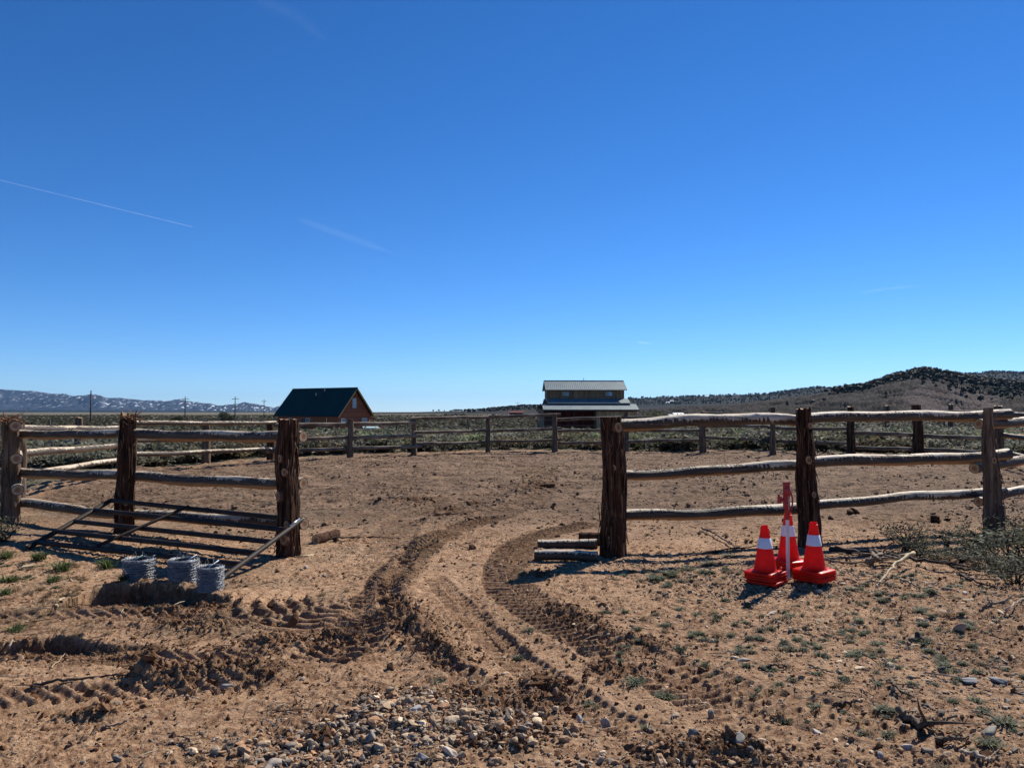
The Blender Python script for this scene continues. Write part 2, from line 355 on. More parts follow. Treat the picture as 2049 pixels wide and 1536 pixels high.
def g_rail(h):
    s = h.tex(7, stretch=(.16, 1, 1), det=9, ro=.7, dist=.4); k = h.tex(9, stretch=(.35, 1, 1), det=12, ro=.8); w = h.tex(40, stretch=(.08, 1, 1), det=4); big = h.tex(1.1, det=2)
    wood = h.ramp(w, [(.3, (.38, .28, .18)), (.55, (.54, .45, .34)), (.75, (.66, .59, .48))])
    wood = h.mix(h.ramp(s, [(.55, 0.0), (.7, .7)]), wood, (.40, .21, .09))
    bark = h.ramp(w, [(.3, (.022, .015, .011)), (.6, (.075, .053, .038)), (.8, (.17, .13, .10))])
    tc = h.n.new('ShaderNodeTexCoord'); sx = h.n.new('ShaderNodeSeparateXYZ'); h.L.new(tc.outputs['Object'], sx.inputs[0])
    # patchy bark on pine; sunlit tops painted as pale wood, shaded flanks as bark
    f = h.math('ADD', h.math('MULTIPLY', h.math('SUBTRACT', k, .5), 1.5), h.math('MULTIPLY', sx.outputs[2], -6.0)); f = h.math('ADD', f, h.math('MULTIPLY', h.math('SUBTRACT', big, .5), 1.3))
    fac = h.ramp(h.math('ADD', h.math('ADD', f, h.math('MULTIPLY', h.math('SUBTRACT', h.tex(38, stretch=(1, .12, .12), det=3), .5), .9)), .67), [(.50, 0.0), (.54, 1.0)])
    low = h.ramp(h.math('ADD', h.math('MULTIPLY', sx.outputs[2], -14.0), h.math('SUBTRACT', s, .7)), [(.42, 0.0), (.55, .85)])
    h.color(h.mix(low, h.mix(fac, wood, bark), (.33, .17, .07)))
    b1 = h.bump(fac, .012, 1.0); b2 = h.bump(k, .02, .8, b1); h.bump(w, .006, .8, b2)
M_rail = mat('part_peeled_pine_lit_top', g_rail, .62, .35)
def g_railfar(h):
    k = h.tex(2.4, stretch=(.5, 1, 1), det=10, ro=.78); w = h.tex(30, stretch=(.08, 1, 1), det=4)
    h.color(h.mix(h.ramp(k, [(.42, 0.0), (.56, 1.0)]), h.ramp(w, [(.3, (.20, .145, .10)), (.75, (.36, .29, .225))]), h.ramp(w, [(.3, (.06, .042, .03)), (.7, (.15, .11, .08))])))
    h.bump(w, .006, .9)
M_railfar = mat('weathered_pine', g_railfar, .8, .2)
M_wood = m_vcol('cut_wood_end', .7, .3, 25, .3, .002)
M_v = m_vcol('mineral', .85, .3, 30, .35, .003)
M_vsoft = m_vcol('earth_clod', .97, .1, 25, .45, .006)
M_leaf = m_translucent('leaf', .4)
M_twig = m_vcol('dry_twig', .8, .25, 60, .5, .002)

# ------------------------------------------------------------------ ground sheet
def make_ground():
    ys = list(np.linspace(-25, 1.4, 26)); y = 2.2
    ys += [1.8]
    while y < 36: ys.append(y); y *= 1.0020
    while y < 30000: ys.append(y); y *= 1.022
    ys = np.array(ys)
    u = np.linspace(-1, 1, 1350); out = 1 + np.cumsum(.02 * 1.28 ** np.arange(24))
    u = np.concatenate([-out[::-1], u, out])
    w = .8 * np.maximum(ys, 2.2) + 1.6
    X = w[:, None] * u[None]; Y = np.broadcast_to(ys[:, None], X.shape)
    x = X.ravel(); y = Y.ravel()
    z, wet, cutm, near = ground_h(x, y, True)
    r = np.hypot(x, y)
    rc = np.hypot(x - 1.2, y - 19.8) + .9 * fbm(x, y, .5, 3, 71)
    pen = 1 - ss(11.2, 12.0, rc)
    sage = ss(11.6, 12.3, rc) * ss(9.5, 12.5, np.abs(x) * .3 + y - 1.2 + .8 * fbm(x, y, .6, 2, 73))
    grs = .55 * (1 - ss(5, 6.4, np.hypot((x + 7.2) * .9, y - 9.0) + 1.2 * fbm(x, y, 1.3, 3, 75)) ) * ss(.0, .3, fbm(x, y, 2.5, 3, 76) + .1)
    penc = np.maximum(pen * ss(9.0, 12.5, y), .5 * ss(8.8, 10.5, y) * (1 - sage))
    m = np.stack([np.clip(np.maximum(wet, cutm * .75) + .25 * ss(.2, .5, fbm(x, y, .9, 4, 77)) * near, 0, 1), np.clip(np.maximum(sage, grs * .5), 0, 1), np.clip(penc, 0, 1)], 1)
    nr, nc = X.shape; i = np.arange(nr - 1)[:, None] * nc; j = np.arange(nc - 1)[None]
    Q = np.stack([i + j, i + j + 1, i + nc + j + 1, i + nc + j], -1).reshape(-1, 4)
    me = mesh_np('ground', np.stack([x, y, z], 1), Q, None, None, [M_ground], None, True, m)
    tag(link('ground', me), kind='structure')
make_ground()
# ------------------------------------------------------------------ distant land
def px_of(x, y): return 1024.5 + F * x / y
def land(name, pxs, D0, D1, H, material, mask=None, rows=70, cols=400, power=1.0, nz=(.0, 100), kindname=None, back=True, seed=3, gully=0):
    """a rise of ground: foot at distance D0, crest at D1, crest height H(photo column)"""
    px = np.linspace(pxs[0], pxs[1], cols); t = np.linspace(0, 1.45 if back else 1.0, rows)
    P, T = np.meshgrid(px, t); D = D0 + (D1 - D0) * T; X = (P - 1024.5) / F * D
    crest = np.interp(P, H[:, 0], (HORIZON - H[:, 1])) / F * D1 + CAMH
    prof = np.where(T < 1, ss(0, 1, T) * .35 + .65 * np.clip(T, 0, 1) ** power, 1 - ss(1, 1.5, T) * .8)
    n = fbm(X, D, 1 / nz[1], 5, seed, .55)
    z = -3 + (crest + 3) * prof + nz[0] * n * np.minimum(1, T * 3) * (1 - .7 * np.exp(-((T - 1) / .1) ** 2))
    if gully: z -= gully * np.abs(fbm(X + .3 * D, D * .35, 1 / (nz[1] * .5), 4, seed + 5, .6)) * np.minimum(1, T * 4) * (1 - .8 * ss(.75, 1, T))
    if gully < 0: pass
    V = np.stack([X.ravel(), D.ravel(), z.ravel()], 1)
    i = np.arange(rows - 1)[:, None] * cols; j = np.arange(cols - 1)[None]
    Q = np.stack([i + j, i + j + 1, i + cols + j + 1, i + cols + j], -1).reshape(-1, 4)
    mk = np.zeros((len(V), 3))
    if mask: mk = mask(P.ravel(), T.ravel(), V)
    o = link(name, mesh_np(name, V, Q, None, None, [material], None, True, mk)); tag(o, kind='structure')
    def height(pxx, tt):
        i = np.clip(tt / t[-1] * (rows - 1), 0, rows - 1.001); j = np.clip((pxx - px[0]) / (px[-1] - px[0]) * (cols - 1), 0, cols - 1.001)
        i0 = i.astype(int); j0 = j.astype(int); fi = i - i0; fj = j - j0
        zz = z[i0, j0] * (1 - fi) * (1 - fj) + z[i0 + 1, j0] * fi * (1 - fj) + z[i0, j0 + 1] * (1 - fi) * fj + z[i0 + 1, j0 + 1] * fi * fj
        D = D0 + (D1 - D0) * tt; return np.stack([(pxx - 1024.5) / F * D, D, zz], -1)
    return height
def g_mount(h):
    n = h.tex(.0035, det=12, ro=.75, dist=.3); n2 = h.tex(.026, stretch=(1, .2, .7), det=5, ro=.65)
    mk = h.sep(h.attr('Mask'))
    c = h.mix(h.ramp(n, [(.35, 0.0), (.65, 1.0)]), (.010, .015, .022), (.034, .042, .054))
    snow = h.math('MULTIPLY', h.ramp(n2, [(.59, 0.0), (.62, 1.0)]), mk[0])
    h.color(h.mix(snow, c, (.80, .84, .92)))
M_mount = mat('mountain_rock_snow', g_mount, .95, .1)
def g_hill(h):
    mk = h.sep(h.attr('Mask'))
    n = h.tex(.02, det=10, ro=.75); n2 = h.tex(.12, det=8, ro=.75); n3 = h.tex(.6, det=6, ro=.7)
    bare = h.mix(h.ramp(n, [(.35, 0.0), (.65, 1.0)]), (.030, .025, .024), (.078, .061, .057))
    bare = h.mix(h.ramp(n2, [(.44, .9), (.56, 0.0)]), bare, (.016, .017, .014)); bare = h.mix(h.ramp(n3, [(.40, .7), (.5, 0.0)]), bare, (.018, .018, .015))
    wood = h.mix(h.ramp(n3, [(.4, 0.0), (.65, 1.0)]), (.005, .008, .007), (.016, .021, .017))
    pale = h.mix(h.ramp(n2, [(.4, 0.0), (.65, 1.0)]), (.085, .066, .062), (.125, .097, .090))
    c = h.mix(mk[1], bare, pale); c = h.mix(mk[0], c, wood); h.color(c); h.bump(n2, 5.0, 1.0)
M_hill = mat('hill_soil', g_hill, .95, .1)
MT = np.array([(-400, 772), (-150, 776), (0, 779), (60, 781), (120, 787), (150, 791), (180, 787), (200, 790), (215, 795), (240, 795), (290, 801), (330, 803), (362, 801), (385, 806), (420, 806), (435, 811), (480, 808), (520, 812), (548, 818), (575, 813), (620, 821), (660, 824.5)])
def mt_mask(P, T, V):
    s = np.clip(ss(.25, .6, T), 0, 1) * np.interp(P, [-400, 0, 250, 350, 420, 700], [.4, .5, .7, 1, 1, 1]); return np.stack([s, s * 0, s * 0], 1)
land('mountains', (-400, 660), 9000, 13000, MT, M_mount, mt_mask, 90, 700, 1.0, (110, 900), seed=9, gully=120)
land('foothills', (-400, 600), 6500, 7600, np.array([(-400, 818), (0, 820), (200, 821), (400, 822), (600, 824)]), M_hill, lambda P, T, V: np.stack([T * 0 + 1, T * 0, T * 0], 1), 20, 200, 1.0, (6, 200))
# far wooded mesa on the right, low hill in the middle, main hill
MESA = np.array([(1100, 824), (1180, 803), (1255, 797), (1350, 794), (1460, 790), (1540, 787), (1560, 784), (1600, 779), (1640, 774), (1670, 777), (1760, 775), (1850, 760), (1910, 752), (1935, 748), (1990, 743), (2049, 745), (2300, 742), (2600, 750)])
h_mesa = land('mesa', (1100, 2600), 2300, 3300, MESA, M_hill, lambda P, T, V: np.stack([ss(.25, .4, T + .06 * fbm(P, T * 300, .03, 3, 4)) * (1 - .9 * (T > .98) * (P < 1500)), T * 0, T * 0], 1), 60, 700, 1.0, (6, 160))
LOW = np.array([(700, 825.5), (790, 825), (870, 823.5), (950, 821.5), (1000, 817), (1040, 813), (1120, 812), (1200, 815), (1300, 821), (1400, 825)])
h_low = land('low_ridge', (700, 1400), 900, 1500, LOW, M_hill, lambda P, T, V: np.stack([ss(.5, .9, T) * ss(880, 1000, P), T * 0, T * 0], 1), 40, 300, 1.0, (1.5, 60))
MAIN = np.array([(1180, 823), (1255, 820), (1330, 815), (1400, 811), (1460, 808), (1510, 803), (1560, 797), (1620, 790), (1680, 779), (1735, 772), (1760, 763), (1780, 756), (1810, 748), (1835, 741), (1850, 739), (1880, 744), (1910, 750), (1935, 756), (1990, 765), (2060, 768), (2200, 760), (2400, 775)])
def main_mask(P, T, V):
    n = fbm(P, T * 250, .02, 4, 14)
    w = ss(.74, .82, T + .10 * n) * ss(1640, 1740, P + 40 * n)
    w = np.maximum(w, ss(1960, 2020, P + 60 * n) * ss(.35, .6, T))
    pale = ss(1760, 1880, P + 50 * n) * (1 - ss(1985, 2010, P)) * (1 - ss(.45, .6, T + .1 * n))
    road = np.exp(-((T - .70 - .04 * np.sin(P * .02)) / .012) ** 2) * ss(1780, 1800, P)
    return np.stack([w, np.maximum(pale * .9, road * .8), T * 0], 1)
h_main = land('hill', (1180, 2400), 480, 1000, MAIN, M_hill, main_mask, 160, 900, 1.0, (2.5, 45), seed=21, gully=16)

# ------------------------------------------------------------------ instancing into one mesh
def merge(protos, pick, pos, scale, rot, tint, tilt=None):
    """protos: list of (V, Q, T, C). returns V,Q,T,C"""
    Vs, Qs, Ts, Cs = [], [], [], []; base = 0
    for k, (V, Q, T, C) in enumerate(protos):
        idx = np.nonzero(pick == k)[0]
        if not len(idx): continue
        s = scale[idx]; s = s[:, None] if s.ndim == 1 else s
        v = V[None] * s[:, None, :] if s.shape[1] == 3 else V[None] * s[:, :, None]
        if tilt is not None:
            a = tilt[idx]; ca, sa = np.cos(a)[:, None], np.sin(a)[:, None]
            v = np.stack([v[..., 0], v[..., 1] * ca - v[..., 2] * sa, v[..., 1] * sa + v[..., 2] * ca], -1)
        c, s_ = np.cos(rot[idx])[:, None], np.sin(rot[idx])[:, None]
        w = np.stack([v[..., 0] * c - v[..., 1] * s_, v[..., 0] * s_ + v[..., 1] * c, v[..., 2]], -1) + pos[idx][:, None, :]
        n = len(V); off = base + np.arange(len(idx))[:, None, None] * n
        Vs.append(w.reshape(-1, 3)); Cs.append((C[None] * tint[idx][:, None, :]).reshape(-1, 3))
        if Q is not None and len(Q): Qs.append((Q[None] + off).reshape(-1, 4))
        if T is not None and len(T): Ts.append((T[None] + off).reshape(-1, 3))
        base += n * len(idx)
    return np.vstack(Vs), (np.vstack(Qs) if Qs else None), (np.vstack(Ts) if Ts else None), np.vstack(Cs)
def ico(sub):
    import bmesh
    bm = bmesh.new(); bmesh.ops.create_icosphere(bm, subdivisions=sub, radius=1)
    V = np.array([v.co[:] for v in bm.verts]); bm.faces.ensure_lookup_table(); T = np.array([[v.index for v in f.verts] for f in bm.faces]); bm.free(); return V, T
def stone_proto(k, sub=2, lump=.35, flatz=.6):
    V, T = ico(sub); r = np.random.default_rng(k); n = np.zeros(len(V))
    for _ in range(7):
        d = r.normal(size=3); d /= np.linalg.norm(d); n += lump * .35 * np.sin(V @ d * r.uniform(1.5, 5) + r.uniform(0, 6))
    V = V * (1 + n)[:, None]
    for _ in range(4):                        # broken facets
        d = r.normal(size=3); d /= np.linalg.norm(d); c = r.uniform(.62, .85); e = np.maximum(0, V @ d - c); V = V - e[:, None] * d
    V = V * np.array([1, r.uniform(.6, .95), flatz * r.uniform(.8, 1.2)]); return V, None, T, np.ones((len(V), 3))
STONES = [stone_proto(k, 2, .45) for k in range(9)]
CLODS = [stone_proto(50 + k, 1, .8, .8) for k in range(8)]
GREYS = np.array([1.1, 1.0, .88]) * np.array([(.30, .24, .18), (.24, .20, .16), (.38, .29, .20), (.17, .14, .115), (.30, .20, .13), (.22, .195, .175), (.52, .43, .32), (.25, .155, .095), (.30, .18, .11)])
def scatter(name, protos, n, where, size, cols, material, label, cat, group=None, sink=.12, kind='stuff', smooth=False, tiltmax=.5, aspect=None, zfun=None):
    P = where(n); n = len(P); pos = np.zeros((n, 3)); pos[:, :2] = P
    s = size(n); pos[:, 2] = (zfun or ground_h)(P[:, 0], P[:, 1]) + s * sink
    sc = s if aspect is None else s[:, None] * aspect(n)
    pick = rng.integers(0, len(protos), n); ci = cols[rng.integers(0, len(cols), n)] * rng.uniform(.7, 1.25, (n, 1))
    V, Q, T, C = merge(protos, pick, pos, sc, rng.uniform(0, 6.28, n), ci, rng.uniform(-tiltmax, tiltmax, n))
    o = link(name, mesh_np(name, V, Q, T, C, [material], None, smooth)); return tag(o, label, cat, group, kind)
def blob(px, py, sx, sy):                       # sampler: gaussian patch on the ground, sizes in metres
    c = flat(px, py); return lambda n: c + rng.normal(size=(n, 2)) * np.array([sx, sy])
def area(y0=3.0, y1=11, xk=.8, powr=1.0):
    def f(n):
        y = y0 + (y1 - y0) * rng.uniform(0, 1, n) ** powr; return np.stack([rng.uniform(-1, 1, n) * (xk * y + .5), y], 1)
    return f
def multi(fs, ws):
    def f(n): return np.vstack([g(int(n * w)) for g, w in zip(fs, ws)])
    return f
lgn = lambda med, sig, lo, hi: (lambda n: np.clip(med * np.exp(rng.normal(size=n) * sig), lo, hi))
DIRT = np.array([(.20, .105, .055), (.155, .075, .038), (.27, .155, .085), (.23, .13, .07), (.12, .058, .03)])
PEND = np.array([(.12, .078, .05), (.17, .115, .078), (.09, .058, .038)])

scatter('gravel', STONES, 3000, multi([blob(800, 1415, .13, .12), blob(840, 1445, .25, .15), blob(700, 1495, .30, .14), blob(960, 1465, .26, .08), blob(560, 1520, .4, .12), blob(1300, 1530, .5, .15)], [.26, .24, .18, .14, .08, .10]), lgn(.0105, .55, .004, .034), GREYS * 1.2, M_v,
        'spilled heap of grey and tan gravel in the middle of the near dirt', 'gravel', smooth=False, sink=.35)
scatter('gravel', STONES, 3200, multi([blob(1590, 1165, .55, .32), blob(1500, 1190, .5, .22), blob(1200, 1130, .5, .2)], [.6, .25, .15]), lgn(.0088, .5, .004, .028), GREYS * 1.1, M_v,
        'pale gravel bed under the red traffic cones and the water hydrant', 'gravel', smooth=True)
scatter('gravel', STONES, 2000, multi([blob(2040, 1400, .5, .7), blob(1990, 1230, .5, .35), blob(1850, 1180, .8, .3)], [.55, .25, .2]), lgn(.0085, .6, .003, .035), GREYS * np.array([.95, .98, 1.03]), M_v,
        'flat grey stone chips along the right edge of the dirt', 'gravel', smooth=False, aspect=lambda n: np.stack([rng.uniform(.9, 1.7, n), rng.uniform(.7, 1.1, n), rng.uniform(.35, .8, n)], 1))
scatter('pebbles', STONES, 10000, multi([area(3, 11, .8, 1.3), blob(1750, 1330, 1.3, 1.2), blob(640, 1110, .8, .4)], [.42, .48, .1]), lgn(.0052, .6, .0022, .026), GREYS * 1.35, M_v,
        'small loose pebbles strewn over the tan dirt outside the fence', 'pebbles', smooth=True)
cl = [blob(px, py, rad * .9, rad * .9) for px, py, rad, hh in HEAPS]
scatter('dirt_clods', CLODS, 26000, multi(cl + [blob(310, 1205, .6, .10), blob(200, 1305, .5, .12), area(3, 10, .8, 1.2)], [.5 / len(cl)] * len(cl) + [.04, .03, .43]), lgn(.0058, .6, .003, .045), DIRT, M_vsoft,
        'crumbled dark brown dirt clods around the wheel ruts', 'dirt clods', sink=.15)
def pen_area(n):
    a = rng.uniform(0, 6.28, n); r = 11 * np.sqrt(rng.uniform(0, 1, n)); return np.stack([1.2 + r * np.cos(a), 19.8 + r * np.sin(a)], 1)
def pen_clump(n):
    P = pen_area(n * 3); k = fbm(P[:, 0] * .5, P[:, 1], 1.4, 3, 61) + .25 * rng.normal(size=len(P)); return P[np.argsort(-k)[:n]]
scatter('dirt_clods', CLODS, 16000, pen_clump, lgn(.011, .6, .005, .055), PEND, M_vsoft, 'grey brown clods across the bare ground inside the pen', 'dirt clods', sink=.1)

# litter: straw, bark splinters, twigs
def sliver(k):
    r = np.random.default_rng(k); b = r.uniform(-.25, .25); m = MB()
    m.tube([(-.5, 0, 0), (-.15, b * .5, .04), (.2, b, .05), (.5, b * .3, 0)], [.012, .022, .02, .006], 4, True); return np.vstack(m.v), np.vstack(m.q), np.vstack(m.t), np.ones((m.n, 3))
SL = [sliver(k) for k in range(6)]
STRAW = np.array([(.42, .32, .21), (.30, .21, .13), (.16, .095, .06), (.09, .05, .032), (.50, .42, .31), (.22, .13, .08)])
scatter('plant_litter', SL, 17000, multi([area(3, 11.5, .8, 1.25), blob(1600, 1330, 1.2, .8), blob(100, 1240, .9, .5), blob(1750, 1130, 1.1, .4), blob(750, 1440, .6, .3)], [.55, .15, .1, .12, .08]), lgn(.032, .65, .01, .2), STRAW, M_twig,
        'dry straw and bark splinters scattered on the dirt', 'plant litter', sink=.08, tiltmax=.25)
scatter('plant_litter', SL, 12000, pen_area, lgn(.06, .6, .02, .35), STRAW * np.array([1.0, .95, .9]), M_twig, 'dry stalks and bark strips lying inside the pen', 'plant litter', sink=.06, tiltmax=.2)

# ------------------------------------------------------------------ plants
def tuft(k, nb=70, spread=.5, hgt=.5, col0=(.10, .12, .06), wid=.018, curl=.5):
    r = np.random.default_rng(k); V = []; Q = []; C = []
    for i in range(nb):
        a = r.uniform(0, 6.28); lean = r.uniform(.1, 1) ** .7 * spread; hh = hgt * r.uniform(.45, 1); bx, by = r.normal(size=2) * .16
        d = np.array([math.cos(a), math.sin(a), 0]); s = np.array([-d[1], d[0], 0]) * wid * r.uniform(.6, 1.4)
        p0 = np.array([bx, by, -.03]); p1 = p0 + d * lean * .45 + np.array([0, 0, hh * .6]); p2 = p1 + d * lean * curl + np.array([0, 0, hh * .4 * r.uniform(-.2, 1)])
        b = len(V); V += [p0 - s, p0 + s, p1 - s, p1 + s, p2 - s * .15, p2 + s * .15]; Q += [(b, b + 1, b + 3, b + 2), (b + 2, b + 3, b + 5, b + 4)]
        c = np.array(col0) * r.uniform(.6, 1.5) * (np.array([1.5, 1.1, .9]) if r.random() < .2 else 1); C += [c] * 6
    return np.array(V), np.array(Q), None, np.array(C)
def shrub(k, nst=12, nleaf=900, lsz=.035, hgt=1.0, wid=1.0, bare=.3, stemr=.016):
    """stems fork from the foot; small grey leaves sit around the twig ends. unit size ~1 m"""
    r = np.random.default_rng(k); m = MB(); tips = []
    for i in range(nst):
        a = r.uniform(0, 6.28); lean = r.uniform(.15, .62) * wid; p = np.array([r.normal() * .04, r.normal() * .04, -.05]); d = np.array([math.cos(a) * lean, math.sin(a) * lean, hgt * r.uniform(.45, .85)])
        k1 = p + d * .4 + r.normal(size=3) * .05; k2 = p + d * .75 + r.normal(size=3) * .07; k3 = p + d + r.normal(size=3) * .06
        m.tube([p, k1, k2, k3], [stemr, stemr * .7, stemr * .45, stemr * .2], 4, False, col=np.array((.12, .085, .06)) * r.uniform(.6, 1.3))
        for q in range(4):
            b0 = [k1, k2, k2, k3][q]; e = b0 + np.array([r.normal() * .16 * wid, r.normal() * .16 * wid, r.uniform(.04, .24) * hgt])
            m.tube([b0, (b0 + e) / 2 + r.normal(size=3) * .02, e], [stemr * .4, stemr * .3, stemr * .12], 3, False, col=np.array((.16, .12, .09)) * r.uniform(.6, 1.3)); tips.append(e)
    tips = np.array(tips); tint = r.uniform(.55, 1.35, len(tips))
    ti = r.integers(0, len(tips), nleaf); c = tips[ti] + r.normal(size=(nleaf, 3)) * np.array([.085 * wid, .085 * wid, .075 * hgt])
    d = r.normal(size=(nleaf, 3)) + np.array([0, 0, 1.0]); d /= np.linalg.norm(d, axis=1)[:, None]; s = np.cross(d, r.normal(size=(nleaf, 3))); s /= np.linalg.norm(s, axis=1)[:, None]
    L = lsz * r.uniform(.6, 1.5, (nleaf, 1)); V = np.stack([c - s * L * .28, c + s * L * .28, c + s * L * .2 + d * L, c - s * L * .2 + d * L], 1).reshape(-1, 3)
    q = np.arange(nleaf)[:, None] * 4 + np.arange(4); col = np.array((.19, .185, .145)) * tint[ti][:, None] * r.uniform(.7, 1.3, (nleaf, 1)); m.add(V, q, col=np.repeat(col, 4, 0))
    return m
M_plant = m_translucent('sage_foliage', .38, 2)
def arr(m): return np.vstack(m.v), (np.vstack(m.q) if m.q else None), (np.vstack(m.t) if m.t else None), np.vstack(m.c)
# weeds
TUFT_G = [tuft(k, 90, .8, .45, (.10, .125, .075), .03, .6) for k in range(5)]
TUFT_D = [tuft(20 + k, 60, .9, .5, (.26, .19, .11), .02, .6) for k in range(4)]
WEEDS = [(1420, 1128, .16), (1375, 1140, .15), (1410, 1145, .14), (1340, 1150, .17), (1310, 1160, .14), (1460, 1112, .15), (1430, 1105, .11), (1335, 1175, .1), (1365, 1205, .07), (1362, 1222, .08), (1700, 1178, .1), (1765, 1203, .09), (1480, 1300, .09), (1520, 1280, .07), (1516, 1278, .06),
         (1410, 1278, .08), (1385, 1265, .07), (1620, 1290, .08), (1638, 1298, .08), (1715, 1310, .09), (1745, 1312, .06), (1785, 1322, .06), (1850, 1286, .09), (1882, 1262, .09), (1847, 1252, .06), (1890, 1330, .08), (1330, 1390, .10), (1270, 1370, .1), (1180, 1400, .09), (1060, 1265, .07), (1085, 1262, .06),
         (1520, 1372, .07), (1635, 1350, .06), (1760, 1370, .07), (1805, 1285, .05), (1620, 1400, .05), (1845, 1222, .1), (1865, 1186, .1), (1955, 1342, .08), (1770, 1420, .09), (2010, 1450, .12), (1980, 1490, .1), (1690, 1262, .06), (1570, 1230, .05), (1280, 1290, .06)]
w0 = None
for k, (px, py, s) in enumerate(WEEDS):
    V, Q, T, C = TUFT_G[k % 5]
    if k < 5: me = mesh_np('weed_tuft', V, Q, T, C, [M_leaf]); TUFT_ME = globals().setdefault('TUFT_ME', []); TUFT_ME.append(me)
    o = link('weed_tuft', TUFT_ME[k % 5], None, hit(px, py), (0, 0, k * 1.7)); o.scale = (s, s, s * .8)
    tag(o, 'small grey-green weed tuft on the tan dirt right of the gateway', 'weed', 'weed tufts on the dirt right of the gateway')
for k, (px, py, s, lb) in enumerate([(78, 1120, .2, 'grass tuft near the lower left corner of the metal gate'), (20, 1165, .17, 'green grass clump at the far left edge of the picture'), (215, 1135, .2, 'green grass tuft just left of the leftmost wire roll'), (125, 1140, .22, 'wide low grass tuft between the wire rolls and the left edge'), (105, 1165, .16, 'small green grass tuft above the long cut in the dirt'),
                                     (12, 1190, .12, 'green grass clump left of the long cut in the dirt'), (30, 1260, .14, 'green grass clump above the lower left furrow'), (245, 1170, .12, 'thin grass tuft on the lip of the long cut below the leftmost wire roll'), (10, 1115, .2, 'grass tuft at the left edge beside the gate shadow')]):
    V, Q, T, C = tuft(40 + k, 110, .8, .8, (.075, .115, .04), .018, .6); o = link('grass_tuft', mesh_np('grass_tuft', V, Q, T, C, [M_leaf]), None, hit(px, py)); o.scale = (s, s, s * .8); tag(o, lb, 'grass')
def sz(a, b): return lambda n: rng.uniform(a, b, n)
white3 = np.ones((3, 3)) * np.array([[.8], [1], [1.2]])
scatter('ground_cover', TUFT_G, 420, multi([blob(1700, 1300, 1.0, .8), blob(1400, 1150, .5, .3), blob(60, 1150, .6, .6), blob(1850, 1180, .6, .4)], [.5, .15, .15, .2]), sz(.025, .08), white3, M_leaf, 'tiny green weeds thinly covering the dirt', 'ground cover', sink=0, tiltmax=.1)
scatter('dry_grass', TUFT_D, 500, multi([area(3.2, 11, .75), blob(60, 1180, .7, .5)], [.75, .25]), sz(.03, .09), white3, M_leaf, 'dry tan grass wisps on the dirt', 'dry grass', sink=0, tiltmax=.15)
# sagebrush
SB_near = [arr(shrub(100 + k, 18, 950, .045)) for k in range(4)]
SB_mid = [arr(shrub(120 + k, 8, 210, .14, stemr=.02)) for k in range(5)]
def lowshrub(k):
    r = np.random.default_rng(k); n = 34; V = []; C = []
    d = r.normal(size=(n, 3)); d[:, 2] = np.abs(d[:, 2]); d /= np.linalg.norm(d, axis=1)[:, None]
    c = d * r.uniform(.5, 1, (n, 1)) * np.array([.5, .5, .62]) + np.array([0, 0, .12]); a = r.normal(size=(n, 3)); s = np.cross(d, a); s /= np.linalg.norm(s, axis=1)[:, None]; u = np.cross(s, d) + .4 * r.normal(size=(n, 3))
    L = .19 * r.uniform(.6, 1.4, (n, 1)); V = np.stack([c - s * L, c - u * L, c + s * L, c + u * L], 1).reshape(-1, 3)
    col = np.array((.105, .10, .074)) * r.uniform(.5, 1.4, (n, 1)); return V, np.arange(n)[:, None] * 4 + np.arange(4), None, np.repeat(col, 4, 0)
SB_far = [lowshrub(k) for k in range(8)]
SAGE_T = np.array([(1, 1, 1), (1.15, 1.1, .95), (.8, .85, .75), (1.25, 1.25, 1.2), (1.2, 1.0, .75), (.9, 1.05, .7)])
def outside(x, y): return (np.hypot(x - 1.2, y - 19.8) > 12.3) & (y > 13 - .3 * np.abs(x))
N = 17000
a = rng.uniform(-.80, .80, N * 2); Dd = 22 + 750 * rng.uniform(0, 1, N * 2) ** 1.9; X = a * Dd; keep = outside(X, Dd)
keep &= ~((np.abs(X + 25) < 11) & (np.abs(Dd - 118) < 9)) & ~((np.abs(X - 11) < 10) & (np.abs(Dd - 118) < 9)) & (vnoise(X * .05, Dd * .05, 91) > .12)
keep &= (rng.uniform(0, 1, N * 2) < .55 + .45 * (Dd > 60)) & ~((Dd > 100) & (Dd < 112) & (np.abs(X - 9) < 8) & (rng.uniform(0, 1, N * 2) < .7))
X, Dd = X[keep], Dd[keep]; order = np.argsort(Dd); X, Dd = X[order], Dd[order]
# extra cover close behind the rails
aX = rng.uniform(-.75, .75, 330) * 40; aD = rng.uniform(12, 46, 330); k2 = outside(aX, aD) & (np.abs(aX) < .8 * aD); X = np.concatenate([aX[k2], X]); Dd = np.concatenate([aD[k2], Dd])
order = np.argsort(Dd); X, Dd = X[order], Dd[order]
Z = macro(X, Dd)
mid_me = [mesh_np('sagebrush', *SB_mid[k][:3], SB_mid[k][3] * t, [M_plant]) for k in range(5) for t in SAGE_T[:4]]
NI = 290
for k in range(NI):
    o = link('sagebrush', mid_me[rng.integers(0, len(mid_me))], None, (X[k], Dd[k], Z[k]), (0, 0, rng.uniform(0, 6)))
    s = rng.uniform(.45, .85) * min(1, .6 + .4 * (Dd[k] - 12) / 20); o.scale = (s * 1.15, s * 1.15, s * rng.uniform(.55, .8))
    tag(o, 'grey-green sagebrush growing just outside the rail fence', 'sagebrush', 'sagebrush bushes close outside the rail fence')
